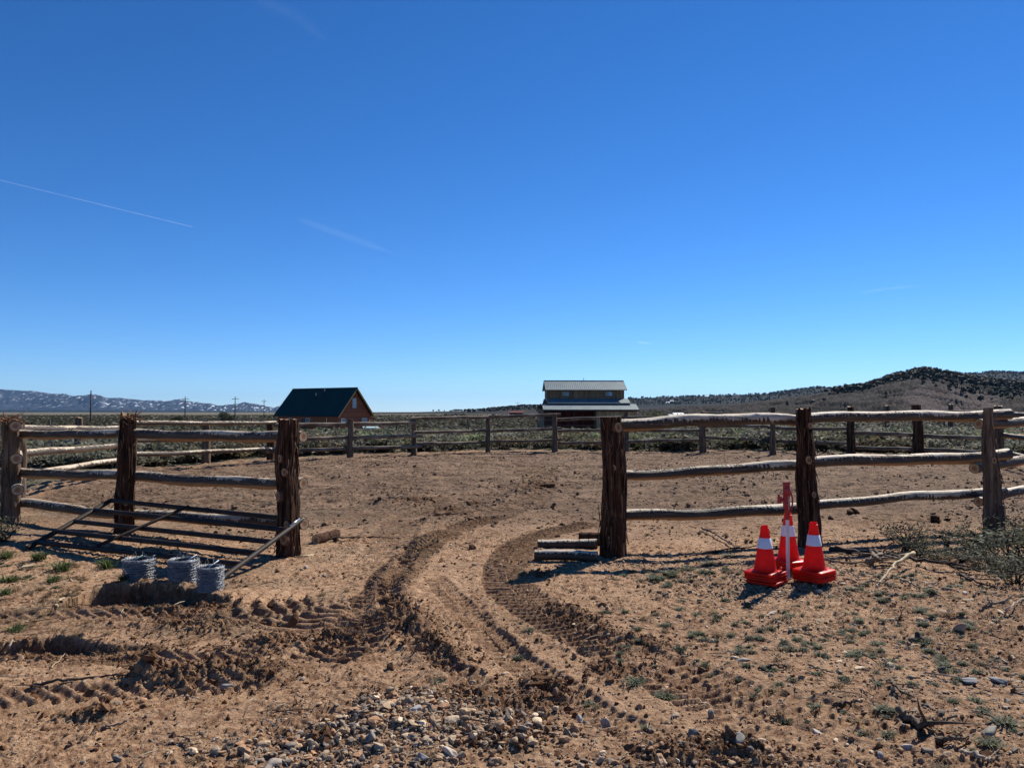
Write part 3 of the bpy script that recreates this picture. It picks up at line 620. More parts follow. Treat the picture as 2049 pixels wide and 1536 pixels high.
def brush(name, lo, hi, protos, label, s0, s1):
    m = np.zeros(len(X), bool); m[lo:hi] = True; n = m.sum(); s = rng.uniform(s0, s1, n)
    V, Q, T, C = merge(protos, rng.integers(0, len(protos), n), np.stack([X[m], Dd[m], Z[m]], 1), s[:, None] * np.array([[1.25, 1.25, .72]]), rng.uniform(0, 6, n), SAGE_T[rng.integers(0, 6, n)] * rng.uniform(.6, 1.2, (n, 1)))
    tag(link(name, mesh_np(name, V, Q, T, C, [M_plant], None, False)), label, 'sagebrush', None, 'stuff')
i60 = int(np.searchsorted(Dd, 75)); print('SAGE', len(X), NI, i60)
brush('sagebrush_cover', NI, i60, SB_mid, 'dense grey-green sagebrush covering the middle of the plain', .4, .95)
brush('sagebrush_plain', i60, len(X), SB_far, 'far sagebrush plain stretching to the hills and horizon', .6, 1.3)
#@@PART3
# ------------------------------------------------------------------ logs and fences
WOODC = [(.62, .46, .29), (.66, .50, .32), (.58, .40, .23), (.52, .33, .17), (.42, .24, .11)]
def endcap(m, c, ax, r, n, outline, heart=(.30, .13, .06), rim=(.10, .05, .03), pale=(.66, .50, .32)):
    """rings of a sawn end: outline is (n,3) points of the rim"""
    c = np.asarray(c, float); rings = [1.0, .9, .88, .72, .5, .48, .3, .12]; cols = [rim, rim, pale, pale, tuple(np.array(pale) * .85), heart, heart, tuple(np.array(heart) * .8)]
    V = []; C = []
    for k, (f, col) in enumerate(zip(rings, cols)):
        V.append(c + (outline - c) * f); C.append(np.tile(np.array(col), (n, 1)))
    V = np.vstack(V + [c[None]]); C = np.vstack(C + [np.array([cols[-1]])]); Q = []; T = []
    for k in range(len(rings) - 1):
        for q in range(n): Q.append((k * n + q, k * n + (q + 1) % n, (k + 1) * n + (q + 1) % n, (k + 1) * n + q))
    for q in range(n): T.append(((len(rings) - 1) * n + q, (len(rings) - 1) * n + (q + 1) % n, len(V) - 1))
    m.add(V, Q, T, col=C, m=1)
def log_mesh(L, r0, r1, n=20, k=40, seed=1, wob=.02, lump=.06, shag=0.0, axis='x', flare=0, lean=(0, 0), heart=(.36, .17, .08), pale=(.50, .36, .22), jag=0):
    r = np.random.default_rng(seed); t = np.linspace(0, 1, k); s = t * L; a = np.arange(n) * 2 * math.pi / n
    T, A = np.meshgrid(t, a, indexing='ij'); Sx = T * L
    rad = r0 + (r1 - r0) * T + flare * np.exp(-Sx / .16)
    o = seed * 13.7
    ca, sa = np.cos(A), np.sin(A)
    rad = rad * (1 + lump * fbm(ca * 1.3 + Sx * 2.2 + o, sa * 1.3 + o, 1, 3, seed) + .4 * lump * fbm(ca * 5 + Sx * 9 + o, sa * 5 + o, 1, 3, seed + 2))
    if shag:
        rd = fbm(ca * 4.5 + Sx * .9 + o, sa * 4.5 + o + Sx * .4, 1, 4, seed + 3, .65); rad = rad * (1 + shag * rd) 
    cy = wob * (np.sin(t * 3.1 * r.uniform(.7, 1.6) + r.uniform(0, 6)) - 0) + wob * .5 * np.sin(t * 11 + r.uniform(0, 6)); cz = wob * np.sin(t * 4.2 * r.uniform(.6, 1.3) + r.uniform(0, 6)) + wob * .35 * np.sin(t * 15 + r.uniform(0, 6))
    cy -= cy[0] * (1 - t) + cy[-1] * t; cz -= cz[0] * (1 - t) + cz[-1] * t
    if jag: Sx = Sx + (T > .97) * jag * (vnoise(ca * 4 + o, sa * 4, seed) - .3)
    V = np.stack([Sx, cy[:, None] + rad * ca + lean[0] * T, cz[:, None] + rad * sa + lean[1] * T], -1).reshape(-1, 3)
    m = MB(); i = np.arange(k - 1)[:, None] * n; j = np.arange(n)[None]; jn = (j + 1) % n
    m.add(V, np.stack([i + j, i + jn, i + n + jn, i + n + j], -1).reshape(-1, 4))
    for e, sgn in ((0, -1), (k - 1, 1)):
        ol = V[e * n:(e + 1) * n]; ol = ol if sgn > 0 else ol[::-1]
        endcap(m, ol.mean(0), sgn, 0, n, ol + np.array([sgn * .002, 0, 0]), heart, pale=pale)
    if axis == 'z':
        m.v = [np.stack([v[:, 1], v[:, 2], v[:, 0]], 1) for v in m.v]
    return m
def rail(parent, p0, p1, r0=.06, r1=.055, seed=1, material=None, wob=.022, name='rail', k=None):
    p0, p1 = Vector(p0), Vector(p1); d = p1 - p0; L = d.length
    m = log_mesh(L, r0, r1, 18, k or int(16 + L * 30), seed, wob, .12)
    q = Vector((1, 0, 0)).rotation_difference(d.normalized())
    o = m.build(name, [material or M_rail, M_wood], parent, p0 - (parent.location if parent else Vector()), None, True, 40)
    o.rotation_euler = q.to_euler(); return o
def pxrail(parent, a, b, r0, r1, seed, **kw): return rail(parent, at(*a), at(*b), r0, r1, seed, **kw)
def post(parent, xt, yt, xb, yb, rt, rb, seed, D=None, material=None, near=True, knots=(), strips=0, heart=(.30, .14, .07), jag=.03, pale=(.42, .22, .11)):
    b = hit(xb, yb, False); D = D or b.y; b = at(xb, yb, D); gzv = gz(b.x, D); b.z = gzv
    t = at(xt, yt, D); H = t.z - b.z + .12
    m = log_mesh(H, rb, rt, 36 if near else 16, 60 if near else 16, seed, .015, .10, .42 if near else .2, 'z', .02 if near else .01, (t.x - b.x, 0), heart, pale, jag)
    loc = Vector((b.x, D, b.z - .12)); o = m.build('post', [material or (M_bark if near else M_bark2), M_wood], parent, loc - parent.location, None, True, 50)
    r = np.random.default_rng(seed)
    def surf(z, ang, extra=0):
        f = (z + .12) / H; rr = rb + (rt - rb) * f + .02 * math.exp(-z / .16) * near + extra
        return np.array([(t.x - b.x) * f + rr * math.cos(ang), rr * math.sin(ang), z + .12])
    for (kz, kx, kr) in knots:        # height, sideways angle from the camera side, radius
        ang = -math.pi / 2 + kx; c = surf(kz, ang, .006); nrm = np.array([math.cos(ang), math.sin(ang), .12]); s = np.array([-math.sin(ang), math.cos(ang), 0]); u = np.array([0, 0, 1.])
        n = 16; an = np.arange(n) * 2 * math.pi / n; rr = kr * (1 + .1 * np.sin(an * 2 + seed))
        ol = c + nrm * .012 + (np.cos(an) * rr)[:, None] * s + (np.sin(an) * rr * 1.25)[:, None] * u
        km = MB(); back = c - nrm * .03 + (ol - c - nrm * .012) * 1.25
        km.add(np.vstack([back, ol]), [(q, (q + 1) % n, n + (q + 1) % n, n + q) for q in range(n)], col=(.14, .07, .04), m=0); endcap(km, ol.mean(0), 1, 0, n, ol + nrm * .001, (.20, .09, .04), (.12, .07, .04), (.34, .22, .12))
        km.build('knot', [M_v, M_wood], o)
    for q in range(strips):           # torn bark strips hanging off the trunk
        ang = -math.pi / 2 + r.uniform(-1.7, 1.7); z0 = r.uniform(.05, H - .25); L = r.uniform(.08, .3); out = r.uniform(.01, .05); dn = r.choice([-1, 1], p=[.7, .3])
        z1 = max(.0, min(H - .14, z0 + dn * L)); P = [surf(z0, ang, -.005), surf(z0 + (z1 - z0) * .5, ang + r.uniform(-.15, .15), out * .4), surf(z1, ang + r.uniform(-.25, .25), out)]
        sm = MB(); sm.tube(P, [.007, .005, .002], 4, True, col=np.array((.20, .11, .065)) * r.uniform(.4, 1.5), flat_=.35); sm.build('bark_strip', M_twig, o)
    return o
# front left run
FL = empty('log_fence', hit(577, 1111, False), 'short run of rustic log fence left of the gateway, behind the leaning metal gate', 'fence')
post(FL, 577, 840, 578, 1110, .105, .125, 11, knots=[(1.08, -.55, .035), (.93, -.1, .034), (.66, -.75, .045), (.36, .1, .03), (.2, -.1, .05)], strips=34, jag=.02)
post(FL, 257, 834, 246, 1065, .095, .115, 12, material=M_bark, strips=34, jag=.12, knots=[(.4, .6, .03)])
post(FL, 20, 842, 16, 1045, .10, .12, 13, material=M_bark2, strips=20, jag=.10)
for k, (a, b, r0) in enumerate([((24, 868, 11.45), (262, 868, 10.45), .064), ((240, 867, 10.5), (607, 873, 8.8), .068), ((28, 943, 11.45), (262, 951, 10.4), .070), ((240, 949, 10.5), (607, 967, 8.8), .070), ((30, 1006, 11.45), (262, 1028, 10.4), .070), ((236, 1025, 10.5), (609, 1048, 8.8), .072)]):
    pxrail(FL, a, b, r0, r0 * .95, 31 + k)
# bark and twig debris crowning the two left posts
for (px, py, D, n) in ((262, 836, 10.2, 34), (20, 840, 11.05, 40)):
    c = at(px, py, D); m = MB(); r = np.random.default_rng(n)
    for q in range(n):
        p = np.array([r.normal() * .07, r.normal() * .06, r.uniform(-.05, .02)]); d = np.array([r.normal() * .12, r.normal() * .08, r.uniform(-.06, .13)])
        m.tube([p, p + d * .5 + r.normal(size=3) * .015, p + d], [.009, .006, .002], 4, True, col=np.array((.22, .11, .06)) * r.uniform(.4, 1.6))
    m.build('splintered_bark', M_twig, FL, Vector(c) - FL.location)
# front right run
FR = empty('log_fence', hit(1226, 1111, False), 'rustic log fence run right of the gateway with bright sunlit rail tops', 'fence')
post(FR, 1222, 834, 1226, 1111, .112, .145, 15, knots=[(1.42, .55, .05), (.98, .05, .028), (.2, -.3, .03)], strips=52, jag=.0, pale=(.40, .27, .16))
post(FR, 1609, 819, 1622, 1094, .075, .115, 16, knots=[(1.02, -.1, .04), (.62, .25, .03), (1.42, .3, .03)], strips=44, jag=.05)
post(FR, 1978, 816, 1990, 1068, .055, .125, 17, material=M_bark2, knots=[(.3, .8, .05), (.95, -.2, .035)], strips=20, jag=.0)
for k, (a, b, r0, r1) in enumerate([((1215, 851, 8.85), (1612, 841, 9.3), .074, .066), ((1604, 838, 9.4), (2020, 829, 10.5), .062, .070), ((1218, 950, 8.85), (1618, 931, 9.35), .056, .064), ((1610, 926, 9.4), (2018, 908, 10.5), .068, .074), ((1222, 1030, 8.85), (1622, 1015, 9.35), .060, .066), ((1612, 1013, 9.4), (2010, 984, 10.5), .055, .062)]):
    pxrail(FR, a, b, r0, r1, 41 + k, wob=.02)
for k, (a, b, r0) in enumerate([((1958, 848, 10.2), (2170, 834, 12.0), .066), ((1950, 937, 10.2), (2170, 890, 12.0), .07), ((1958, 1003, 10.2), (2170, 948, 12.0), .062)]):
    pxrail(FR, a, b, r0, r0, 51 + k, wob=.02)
post(FR, 2163, 822, 2166, 1030, .09, .12, 18, D=12.0, material=M_bark2, strips=6)
# big curved run round the back of the pen
FB = empty('log_fence', hit(976, 904, False), 'long curved log rail fence around the back and sides of the pen', 'fence')
BP = [(38, 845, 36, 990, 13.8), (252, 845, 250, 950, 19.45), (412, 848, 412, 930, None), (541, 843, 541, 923, None), (702, 838, 700, 917, None), (829, 834, 829, 910, None), (976, 831, 976, 904, None), (1110, 828, 1110, 904, None), (1253, 824, 1253, 905, None), (1406, 824, 1406, 907, None),
      (1547, 815, 1547, 909, None), (1702, 814, 1704, 912, 25.0), (1833, 810, 1837, 912, 23.0), (1997, 813, 1999, 912, 20.5), (2128, 812, 2130, 955, 17.3)]
for k, (xt, yt, xb, yb, D) in enumerate(BP):
    rr = [.1, .11, .12, .12, .10, .10, .09, .10, .11, .11, .10, .12, .15, .13, .12][k]
    post(FB, xt, yt, xb, yb, rr * (.8 if k > 9 else .9), rr * 1.15, 60 + k, D=D, near=False, material=M_bark if k in (3, 11, 12) else M_bark2, jag=.05 if k % 2 else 0)
BR = [((31, 852, 10.9), (38, 856, 13.9), .075), ((33, 918, 10.9), (38, 907, 13.9), .08), ((35, 980, 10.9), (38, 953, 13.9), .08),
      ((36, 857, 13.6), (262, 856, 19.6), .065), ((36, 908, 13.6), (258, 888, 19.6), .07), ((36, 954, 13.6), (258, 917, 19.6), .065),
      ((262, 846, 19.5), (552, 845, 25.0), .06), ((262, 881, 19.5), (552, 874, 25.0), .06), ((262, 909, 19.5), (548, 898, 25.0), .06),
      ((546, 850, 24.9), (832, 845, 28.6), .065), ((536, 878, 24.9), (843, 872, 28.7), .065), ((536, 903, 24.9), (843, 893, 28.7), .065),
      ((821, 838, 28.5), (985, 834, 30.8), .065), ((966, 834, 30.7), (1122, 829, 30.8), .065), ((828, 865, 28.6), (985, 861, 30.9), .06), ((970, 862, 30.9), (1124, 857, 30.9), .065), ((833, 887, 28.7), (985, 884, 30.9), .06), ((966, 884, 30.8), (1124, 879, 30.9), .06),
      ((1106, 840, 30.8), (1262, 835, 30.4), .07), ((1245, 835, 30.4), (1418, 833, 29.7), .065), ((1108, 862, 30.8), (1262, 861, 30.4), .06), ((1245, 861, 30.4), (1418, 860, 29.7), .06), ((1115, 886, 30.8), (1262, 884, 30.4), .06), ((1245, 884, 30.4), (1418, 881, 29.7), .06),
      ((1394, 828, 29.6), (1560, 827, 29.0), .065), ((1535, 828, 29.0), (1720, 826, 25.2), .065), ((1396, 852, 29.6), (1558, 854, 29.0), .06), ((1538, 855, 29.0), (1712, 858, 25.2), .065), ((1400, 875, 29.7), (1558, 880, 29.0), .06), ((1538, 880, 29.0), (1716, 888, 25.2), .065),
      ((1692, 829, 25.2), (1848, 826, 23.2), .07), ((1820, 827, 23.2), (2012, 826, 20.7), .07), ((1690, 866, 25.2), (1848, 871, 23.2), .065), ((1822, 870, 23.2), (2012, 876, 20.7), .065), ((1690, 894, 25.2), (1848, 899, 23.2), .06), ((1822, 899, 23.2), (2005, 906, 20.7), .06),
      ((1985, 828, 20.7), (2140, 829, 17.5), .07), ((1990, 866, 20.7), (2140, 888, 17.5), .07), ((1985, 896, 20.7), (2140, 938, 17.5), .07)]
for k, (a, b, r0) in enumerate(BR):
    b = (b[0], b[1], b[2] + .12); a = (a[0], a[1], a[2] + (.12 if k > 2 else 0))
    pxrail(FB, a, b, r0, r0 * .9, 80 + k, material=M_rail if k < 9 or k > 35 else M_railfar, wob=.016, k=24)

# lone posts and the wire fence beyond
def lone_post(px, yt, yb, D, r, label, seed):
    b = at(px, yb, D); g = gz(b.x, D); root = empty('fence_post', (b.x, D, g), label, 'post'); t = at(px, yt, D)
    log_mesh(t.z - g + .1, r * 1.1, r, 14, 14, seed, .01, .1, .15, 'z', 0, (.03, 0), jag=.06).build('trunk', [M_bark2, M_wood], root, (0, 0, -.1), None, True, 50); return root
lone_post(155, 836, 924, 25.5, .11, 'lone thick wooden post beyond the left side rails', 201)
lone_post(1775, 812, 860, 42, .13, 'dark lone post beyond the back fence, left one of two on the right', 202)
lone_post(1902, 809, 852, 42, .13, 'dark lone post beyond the back fence, right one of two on the right', 203)
WF = empty('barbed_wire_fence', (0, 44, gz(0, 44)), 'thin steel post and wire fence in the sagebrush behind the pen', 'fence')
M_steel = m_vcol('rusty_steel', .6, .4, 40, .4, .001, metal=.4)
wp = [(-24, 40), (-19, 42), (-14.5, 43), (-10.5, 43.5), (-6.6, 44), (-2.5, 44), (1.5, 44), (5.6, 44), (9.8, 43.5), (14, 43), (18.5, 42), (23, 41)]
for x, y in wp:
    z = gz(x, y); MB().box(-.03, .03, -.02, .02, -.1, 1.28, col=(.05, .045, .035)).build('steel_post', M_steel, WF, Vector((x, y, z)) - WF.location)
for h_ in (.5, .85, 1.18):
    MB().tube([(x, y, gz(x, y) + h_) for x, y in wp], .006, 4, col=(.1, .09, .08)).build('wire', M_steel, WF, -WF.location)

# ------------------------------------------------------------------ metal gate leaning on the left fence
A = at(222, 1001, 10.05); B = at(603, 1040, 8.62); Cc = hit(447, 1161, False) + Vector((0, 0, .03)); Dd_ = hit(55, 1101, False) + Vector((0, 0, .03))
GT = empty('metal_gate', Cc, 'rusty brown pipe gate leaning flat against the left log fence', 'gate')
def gp(v): return np.array(Vector(v) - GT.location)
RUST = (.060, .030, .022)
def gtube(a, b, r, name, seed=0):
    P = [gp(Vector(a).lerp(Vector(b), f)) for f in np.linspace(0, 1, 8)]; MB().tube(P, r, 12, True, col=RUST).build(name, M_rust, GT, None, None, True, 50)
def g_rust(h):
    n = h.tex(9, det=8); h.color(h.mix(h.ramp(n, [(.4, 0.0), (.65, 1.0)]), (.012, .008, .006), (.038, .021, .015))); h.bump(n, .003, .7)
M_rust = mat('rusty_pipe', g_rust, .65, .3)
AD = lambda t: A.lerp(Dd_, t); BC = lambda t: B.lerp(Cc, t)
gtube(A, Dd_, .029, 'side_tube'); gtube(B, Cc, .026, 'side_tube')
for t in (0, .2, .42, .61, .80): gtube(AD(t * 1.12 if t else 0), BC(t), .029, 'cross_tube')
M0 = A.lerp(B, .45); M1 = AD(.9).lerp(BC(.80), .33); gtube(M0 + Vector((0, -.02, .03)), M1 + Vector((0, -.02, .03)), .020, 'brace')
MB().tube([gp(B.lerp(Cc, .02) + Vector((0, -.02, .028))), gp(B.lerp(Cc, .16) + Vector((0, -.02, .028)))], .010, 8, col=(.6, .62, .66)).build('latch_rod', m_vcol('bare_steel', .3, .5, 30, .1, 0, metal=.9), GT)

# ------------------------------------------------------------------ barbed wire rolls
M_wire = m_vcol('galvanised_wire', .5, .5, 60, .5, 0, metal=.5)
M_tagp = m_vcol('paper_tag', .6, .3, 20, .1, 0)
def wire_roll(px, py, wpx, hpx, label, seed, tags):
    b = hit(px, py, False); D = b.y; rad = wpx / 2 * D / F; H = hpx * D / F * .97
    root = empty('wire_roll', b, label, 'wire roll'); r = np.random.default_rng(seed); m = MB()
    for layer in range(3):
        turns = 40; n = turns * 24; t = np.linspace(0, 1, n); an = t * turns * 2 * math.pi + r.uniform(0, 6); R0 = rad * (1 - .13 * layer)
        z = H * (.05 + .9 * (.5 - .5 * np.cos(t * math.pi * (3 + layer))))                       # wound up and down
        z = z + .003 * np.sin(an * .97 + r.uniform(0, 6)) + .0035 * np.sin(an * 2.7) + .002 * np.sin(an * 4.7)
        rr = R0 + .003 * np.sin(an * 1.31 + layer) + .002 * np.sin(an * 5.3) + rad * .035 * np.sin(t * 9)
        P = np.stack([rr * np.cos(an), rr * np.sin(an), np.clip(z, .004, H)], 1)
        tw = np.arange(n) * 1.1
        for ph in (0, math.pi):
            Q = P + np.stack([np.cos(an) * np.cos(tw + ph), np.sin(an) * np.cos(tw + ph), np.sin(tw + ph)], 1) * .0022
            m.tube(Q, .0017, 3, False, col=np.repeat(np.array((.44, .46, .50)) * (.5 + .9 * r.random((n, 1)) ** 1.5), 3, 0))
        if layer < 2:
            for q in range(0, n, 6):                                              # barbs
                p = P[q]; d = r.normal(size=3) * .011 + np.array([math.cos(an[q]), math.sin(an[q]), 0]) * .004; m.tube([p - d * .6, p + d], .0013, 3, False, col=(.3, .31, .33))
    m.build('barbed_coil', M_wire, root)
    core = MB(); core.lathe([(rad * .70, .003), (rad * .70, H * .93)], 24, col=(.09, .10, .11)); core.lathe([(rad * .66, H * .93), (rad * .66, .003)], 24, col=(.09, .10, .11)); core.build('spool', M_wire, root)
    hd = MB()
    for q in (-1, 1): hd.tube([(q * rad * .62, .02, H * .5), (q * rad * .5, 0, H * 1.05), (q * rad * .25, -.01, H * 1.3), (q * rad * .15, .02, H * .8)], .003, 6, col=(.4, .42, .45))
    hd.build('handle', M_wire, root)
    for (x, y, rz, ln, c) in tags:
        tg = MB(); M = Matrix.Translation((x * rad, y * rad, H * 1.02)) @ Matrix.Rotation(rz, 4, 'Z') @ Matrix.Rotation(-.55, 4, 'Y'); tg.box(-ln / 2, ln / 2, -.014, .014, 0, .0015, M, c); tg.build('paper_tag', M_tagp, root)
    return root
wire_roll(278, 1162, 58, 47, 'leftmost of three galvanised barbed wire rolls, standing apart from the other two', 1, [(0, -.2, .5, .10, (.35, .62, .60)), (.75, .3, -.3, .05, (.7, .72, .72))])
wire_roll(367, 1166, 56, 50, 'middle barbed wire roll, touching the roll on its right', 2, [(.55, 0, .5, .11, (.75, .78, .82))])
wire_roll(421, 1182, 49, 52, 'rightmost of three barbed wire rolls beside the foot of the metal gate', 3, [(.1, .1, .6, .13, (.75, .78, .84))])

# ------------------------------------------------------------------ cut logs lying about
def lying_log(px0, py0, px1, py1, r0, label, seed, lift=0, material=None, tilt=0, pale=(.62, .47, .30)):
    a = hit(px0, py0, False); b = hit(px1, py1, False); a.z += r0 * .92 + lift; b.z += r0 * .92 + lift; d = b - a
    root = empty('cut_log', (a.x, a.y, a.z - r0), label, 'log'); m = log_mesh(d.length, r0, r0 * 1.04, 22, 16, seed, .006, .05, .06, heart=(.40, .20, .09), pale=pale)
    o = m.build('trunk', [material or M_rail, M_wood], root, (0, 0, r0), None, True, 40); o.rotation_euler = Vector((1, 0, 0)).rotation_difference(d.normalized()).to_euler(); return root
lying_log(1070, 1120, 1196, 1123, .056, 'front log of the small stack beside the right gatepost', 301)
lying_log(1076, 1098, 1194, 1097, .056, 'back log of the small stack beside the right gatepost', 302)
lying_log(1160, 1088, 1203, 1090, .075, 'thick short log end standing against the right gatepost behind the small stack', 303, material=M_bark)
lying_log(632, 1089, 672, 1077, .06, 'short thick sawn log with a pale ringed end right of the left gatepost', 304, material=M_bark)
lying_log(420, 1052, 444, 1052, .05, 'small red sawn block under the lowest rail of the left fence', 305, material=M_bark)
lying_log(1862, 1046, 1880, 1047, .055, 'small square sawn block on the bare dirt inside the right fence', 306, material=M_bark)
for px, py, s, lb in ((615, 1113, .09, 'pale flat wood chip at the foot of the left gatepost'), (55, 1132, .07, 'pale flat wood scrap in the grass at the left')):
    p = hit(px, py); m = MB(); m.box(-s, s, -s * .45, s * .45, -.005, .02, Matrix.Rotation(.3, 4, 'Z') @ Matrix.Rotation(.12, 4, 'X'), (.6, .45, .28)); V = m.v[0]; V[[4, 6]] += [.02, .01, -.008]; V[[1, 5]] *= [.6, 1, 1]; tag(m.build('wood_chip', M_wood, None, p, None, False), lb, 'wood chip')

# ------------------------------------------------------------------ traffic cones
def g_cone(h):
    n = h.tex(30, det=5); h.color(h.mix(h.ramp(n, [(.45, 0.0), (.7, .5)]), (.80, .012, .008), (.62, .012, .010))); h.b.inputs['Subsurface Weight'].default_value = .12; h.b.inputs['Subsurface Radius'].default_value = (.03, .004, .003); h.b.inputs['Subsurface Scale'].default_value = .5
M_cone = m_translucent('red_cone_plastic', .45, 12, .25, .4, (.95, .022, .010))
M_band = m_vcol('reflective_band', .45, .4, 60, .12, 0)
def rbase(m, s, z0, z1, c=.035, M=None, inset=.006, col=(1, 1, 1)):
    def ring(h, z):
        P = []
        for q in range(4):
            cx, cy = [(1, 1), (-1, 1), (-1, -1), (1, -1)][q]
            for a in np.linspace(0, math.pi / 2, 5): P.append(((h - c) * cx + c * math.cos(a + q * math.pi / 2), (h - c) * cy + c * math.sin(a + q * math.pi / 2), z))
        return P
    rs = [ring(s - .004, z0), ring(s, z0 + .004), ring(s, z1 - .005), ring(s - inset, z1)]; n = 20; V = np.array([p for r_ in rs for p in r_] + [(0, 0, z1 + .002), (0, 0, z0)])
    if M is not None: V = np.array([M @ Vector(p) for p in V])
    Q = [(k * n + q, k * n + (q + 1) % n, (k + 1) * n + (q + 1) % n, (k + 1) * n + q) for k in range(3) for q in range(n)]
    T = [(3 * n + q, 3 * n + (q + 1) % n, 4 * n) for q in range(n)] + [((q + 1) % n, q, 4 * n + 1) for q in range(n)]; m.add(V, Q, T)
BH = .025
def cone(loc, rz, label, full=True, hgt=.43, rb=.103, group=None, tilt=(0, 0), sq=.145):
    root = empty('traffic_cone', loc, label, 'traffic cone', rz, group); root.rotation_euler = (tilt[0], tilt[1], rz)
    m = MB(); rbase(m, sq, 0, BH); m.build('base', M_cone, root, None, None, True, 35)
    top = .031; H = hgt if full else .06
    rad = lambda z: rb + (top - rb) * (z / hgt)
    prof = [(rad(0) + .012, BH), (rad(0) + .003, BH + .008)] + [(rad(z), BH + z) for z in np.linspace(.012, H * (.93 if full else 1), 10)]
    if full: prof += [(top + .009, BH + H * .935), (top + .007, BH + H * .96), (top + .001, BH + H * .965), (top, BH + H), (top - .004, BH + H + .004), (top - .009, BH + H), (top - .012, BH + H - .03), (.004, BH + H - .032)]
    b = MB(); b.lathe(prof, 36); b.build('body', M_cone, root, None, None, True, 50)
    if full:
        z0, z1 = hgt * .51, hgt * .735; f = MB(); f.lathe([(rad(z0) + .0005, BH + z0 - .001), (rad(z0) + .0022, BH + z0), (rad(z1) + .0022, BH + z1), (rad(z1) + .0005, BH + z1 + .001)], 36, col=(.74, .74, .82)); f.build('reflective_band', M_band, root, None, None, True, 50)
    return root
ordn = ['bottom', 'second from bottom', 'third from bottom']
def stack(px, py, n, rz, which, hgt=.43, tops=None, jit=.05, seed=0):
    b = hit(px, py, False); r = np.random.default_rng(seed); z = b.z + .022
    for k in range(n):
        lb = '%s red cone of the %s stack, only its square base showing' % (ordn[k], which) if k < n - 1 else 'top red traffic cone with a white band in the %s stack' % which
        cone((b.x + r.normal() * .004, b.y + r.normal() * .004, z), rz + r.normal() * jit, lb, k == n - 1, hgt if k == n - 1 else .06, tilt=(r.normal() * .012, r.normal() * .012) if k < n - 1 else (0, 0)); z += BH - .001
    return b, z
stack(1629, 1164, 4, .70, 'right', .42, seed=1)
stack(1577, 1138, 3, .42, 'rear', .44, seed=2)
bL, zL = stack(1532, 1168, 4, .78, 'left', .405, seed=3, jit=.09)
# loose corner flap of the left stack: one base kinked upward
m = MB(); rbase(m, .05, 0, .02, .012); m.box(-.05, .05, -.045, -.02, .0202, .0222, None)
# the left stack's split top base lip
k_ = m.build('base_flap', M_cone, bpy.data.objects['traffic_cone.010'] if 'traffic_cone.010' in bpy.data.objects else None, (.125, -.03, .012), (R(8), R(-32), .0), True, 35)

# ------------------------------------------------------------------ yard hydrant
hb = hit(1577, 1158, False); HY = empty('yard_hydrant', hb, 'red-headed yard water hydrant on a white standpipe among the cones', 'hydrant')
M_red = m_vcol('red_enamel', .4, .5, 40, .25, .001); M_pipe = m_vcol('white_pipe', .45, .4, 30, .15, 0)
RD = (.36, .010, .014)
mpx = hb.y / F
zz = lambda py: (1158 - py) * mpx + 0.0
MB().tube([(0, 0, -.1), (0, 0, .3), (0, 0, zz(1040))], .0165, 18, col=(.62, .62, .64)).build('standpipe', M_pipe, HY, None, None, True, 50)
m = MB(); m.lathe([(.0001, zz(1041)), (.021, zz(1041)), (.021, zz(1018)), (.027, zz(1016)), (.027, zz(1008)), (.022, zz(1006)), (.024, zz(996)), (.034, zz(990)), (.034, zz(980)), (.026, zz(976)), (.0001, zz(975))], 20, col=RD); m.build('head', M_red, HY, None, None, True, 40)
m = MB(); m.tube([(-.01, 0, zz(1001)), (-.05, -.005, zz(1001)), (-.072, -.01, zz(999))], [.016, .015, .016], 12, col=RD); m.tube([(-.072, -.01, zz(994)), (-.076, -.012, zz(1008))], [.020, .019], 12, col=RD); m.tube([(-.079, -.012, zz(990)), (-.079, -.012, zz(994))], [.012, .012], 8, col=RD); m.build('spout', M_red, HY, None, None, True, 50)
m = MB(); m.box(-.034, .014, -.015, .015, zz(1020), zz(968), None, RD); m.box(-.036, .028, -.014, .014, zz(971), zz(966), None, RD); m.box(.012, .024, -.01, .01, zz(985), zz(966), None, RD); m.build('lever', M_red, HY, None, None, False)
m = MB(); m.tube([(.018, 0, zz(984)), (.036, 0, zz(987)), (.048, 0, zz(997)), (.050, 0, zz(1008)), (.042, 0, zz(1018)), (.020, 0, zz(1026))], [.007, .008, .008, .008, .008, .006], 8, col=RD); m.build('handle_link', M_red, HY)
m = MB(); m.tube([(.006, -.024, zz(1022)), (.006, -.024, zz(985))], .005, 6, col=(.35, .3, .3)); m.tube([(.03, -.015, zz(990)), (.03, .015, zz(990))], .008, 8, col=RD); m.build('pull_rod', M_red, HY)

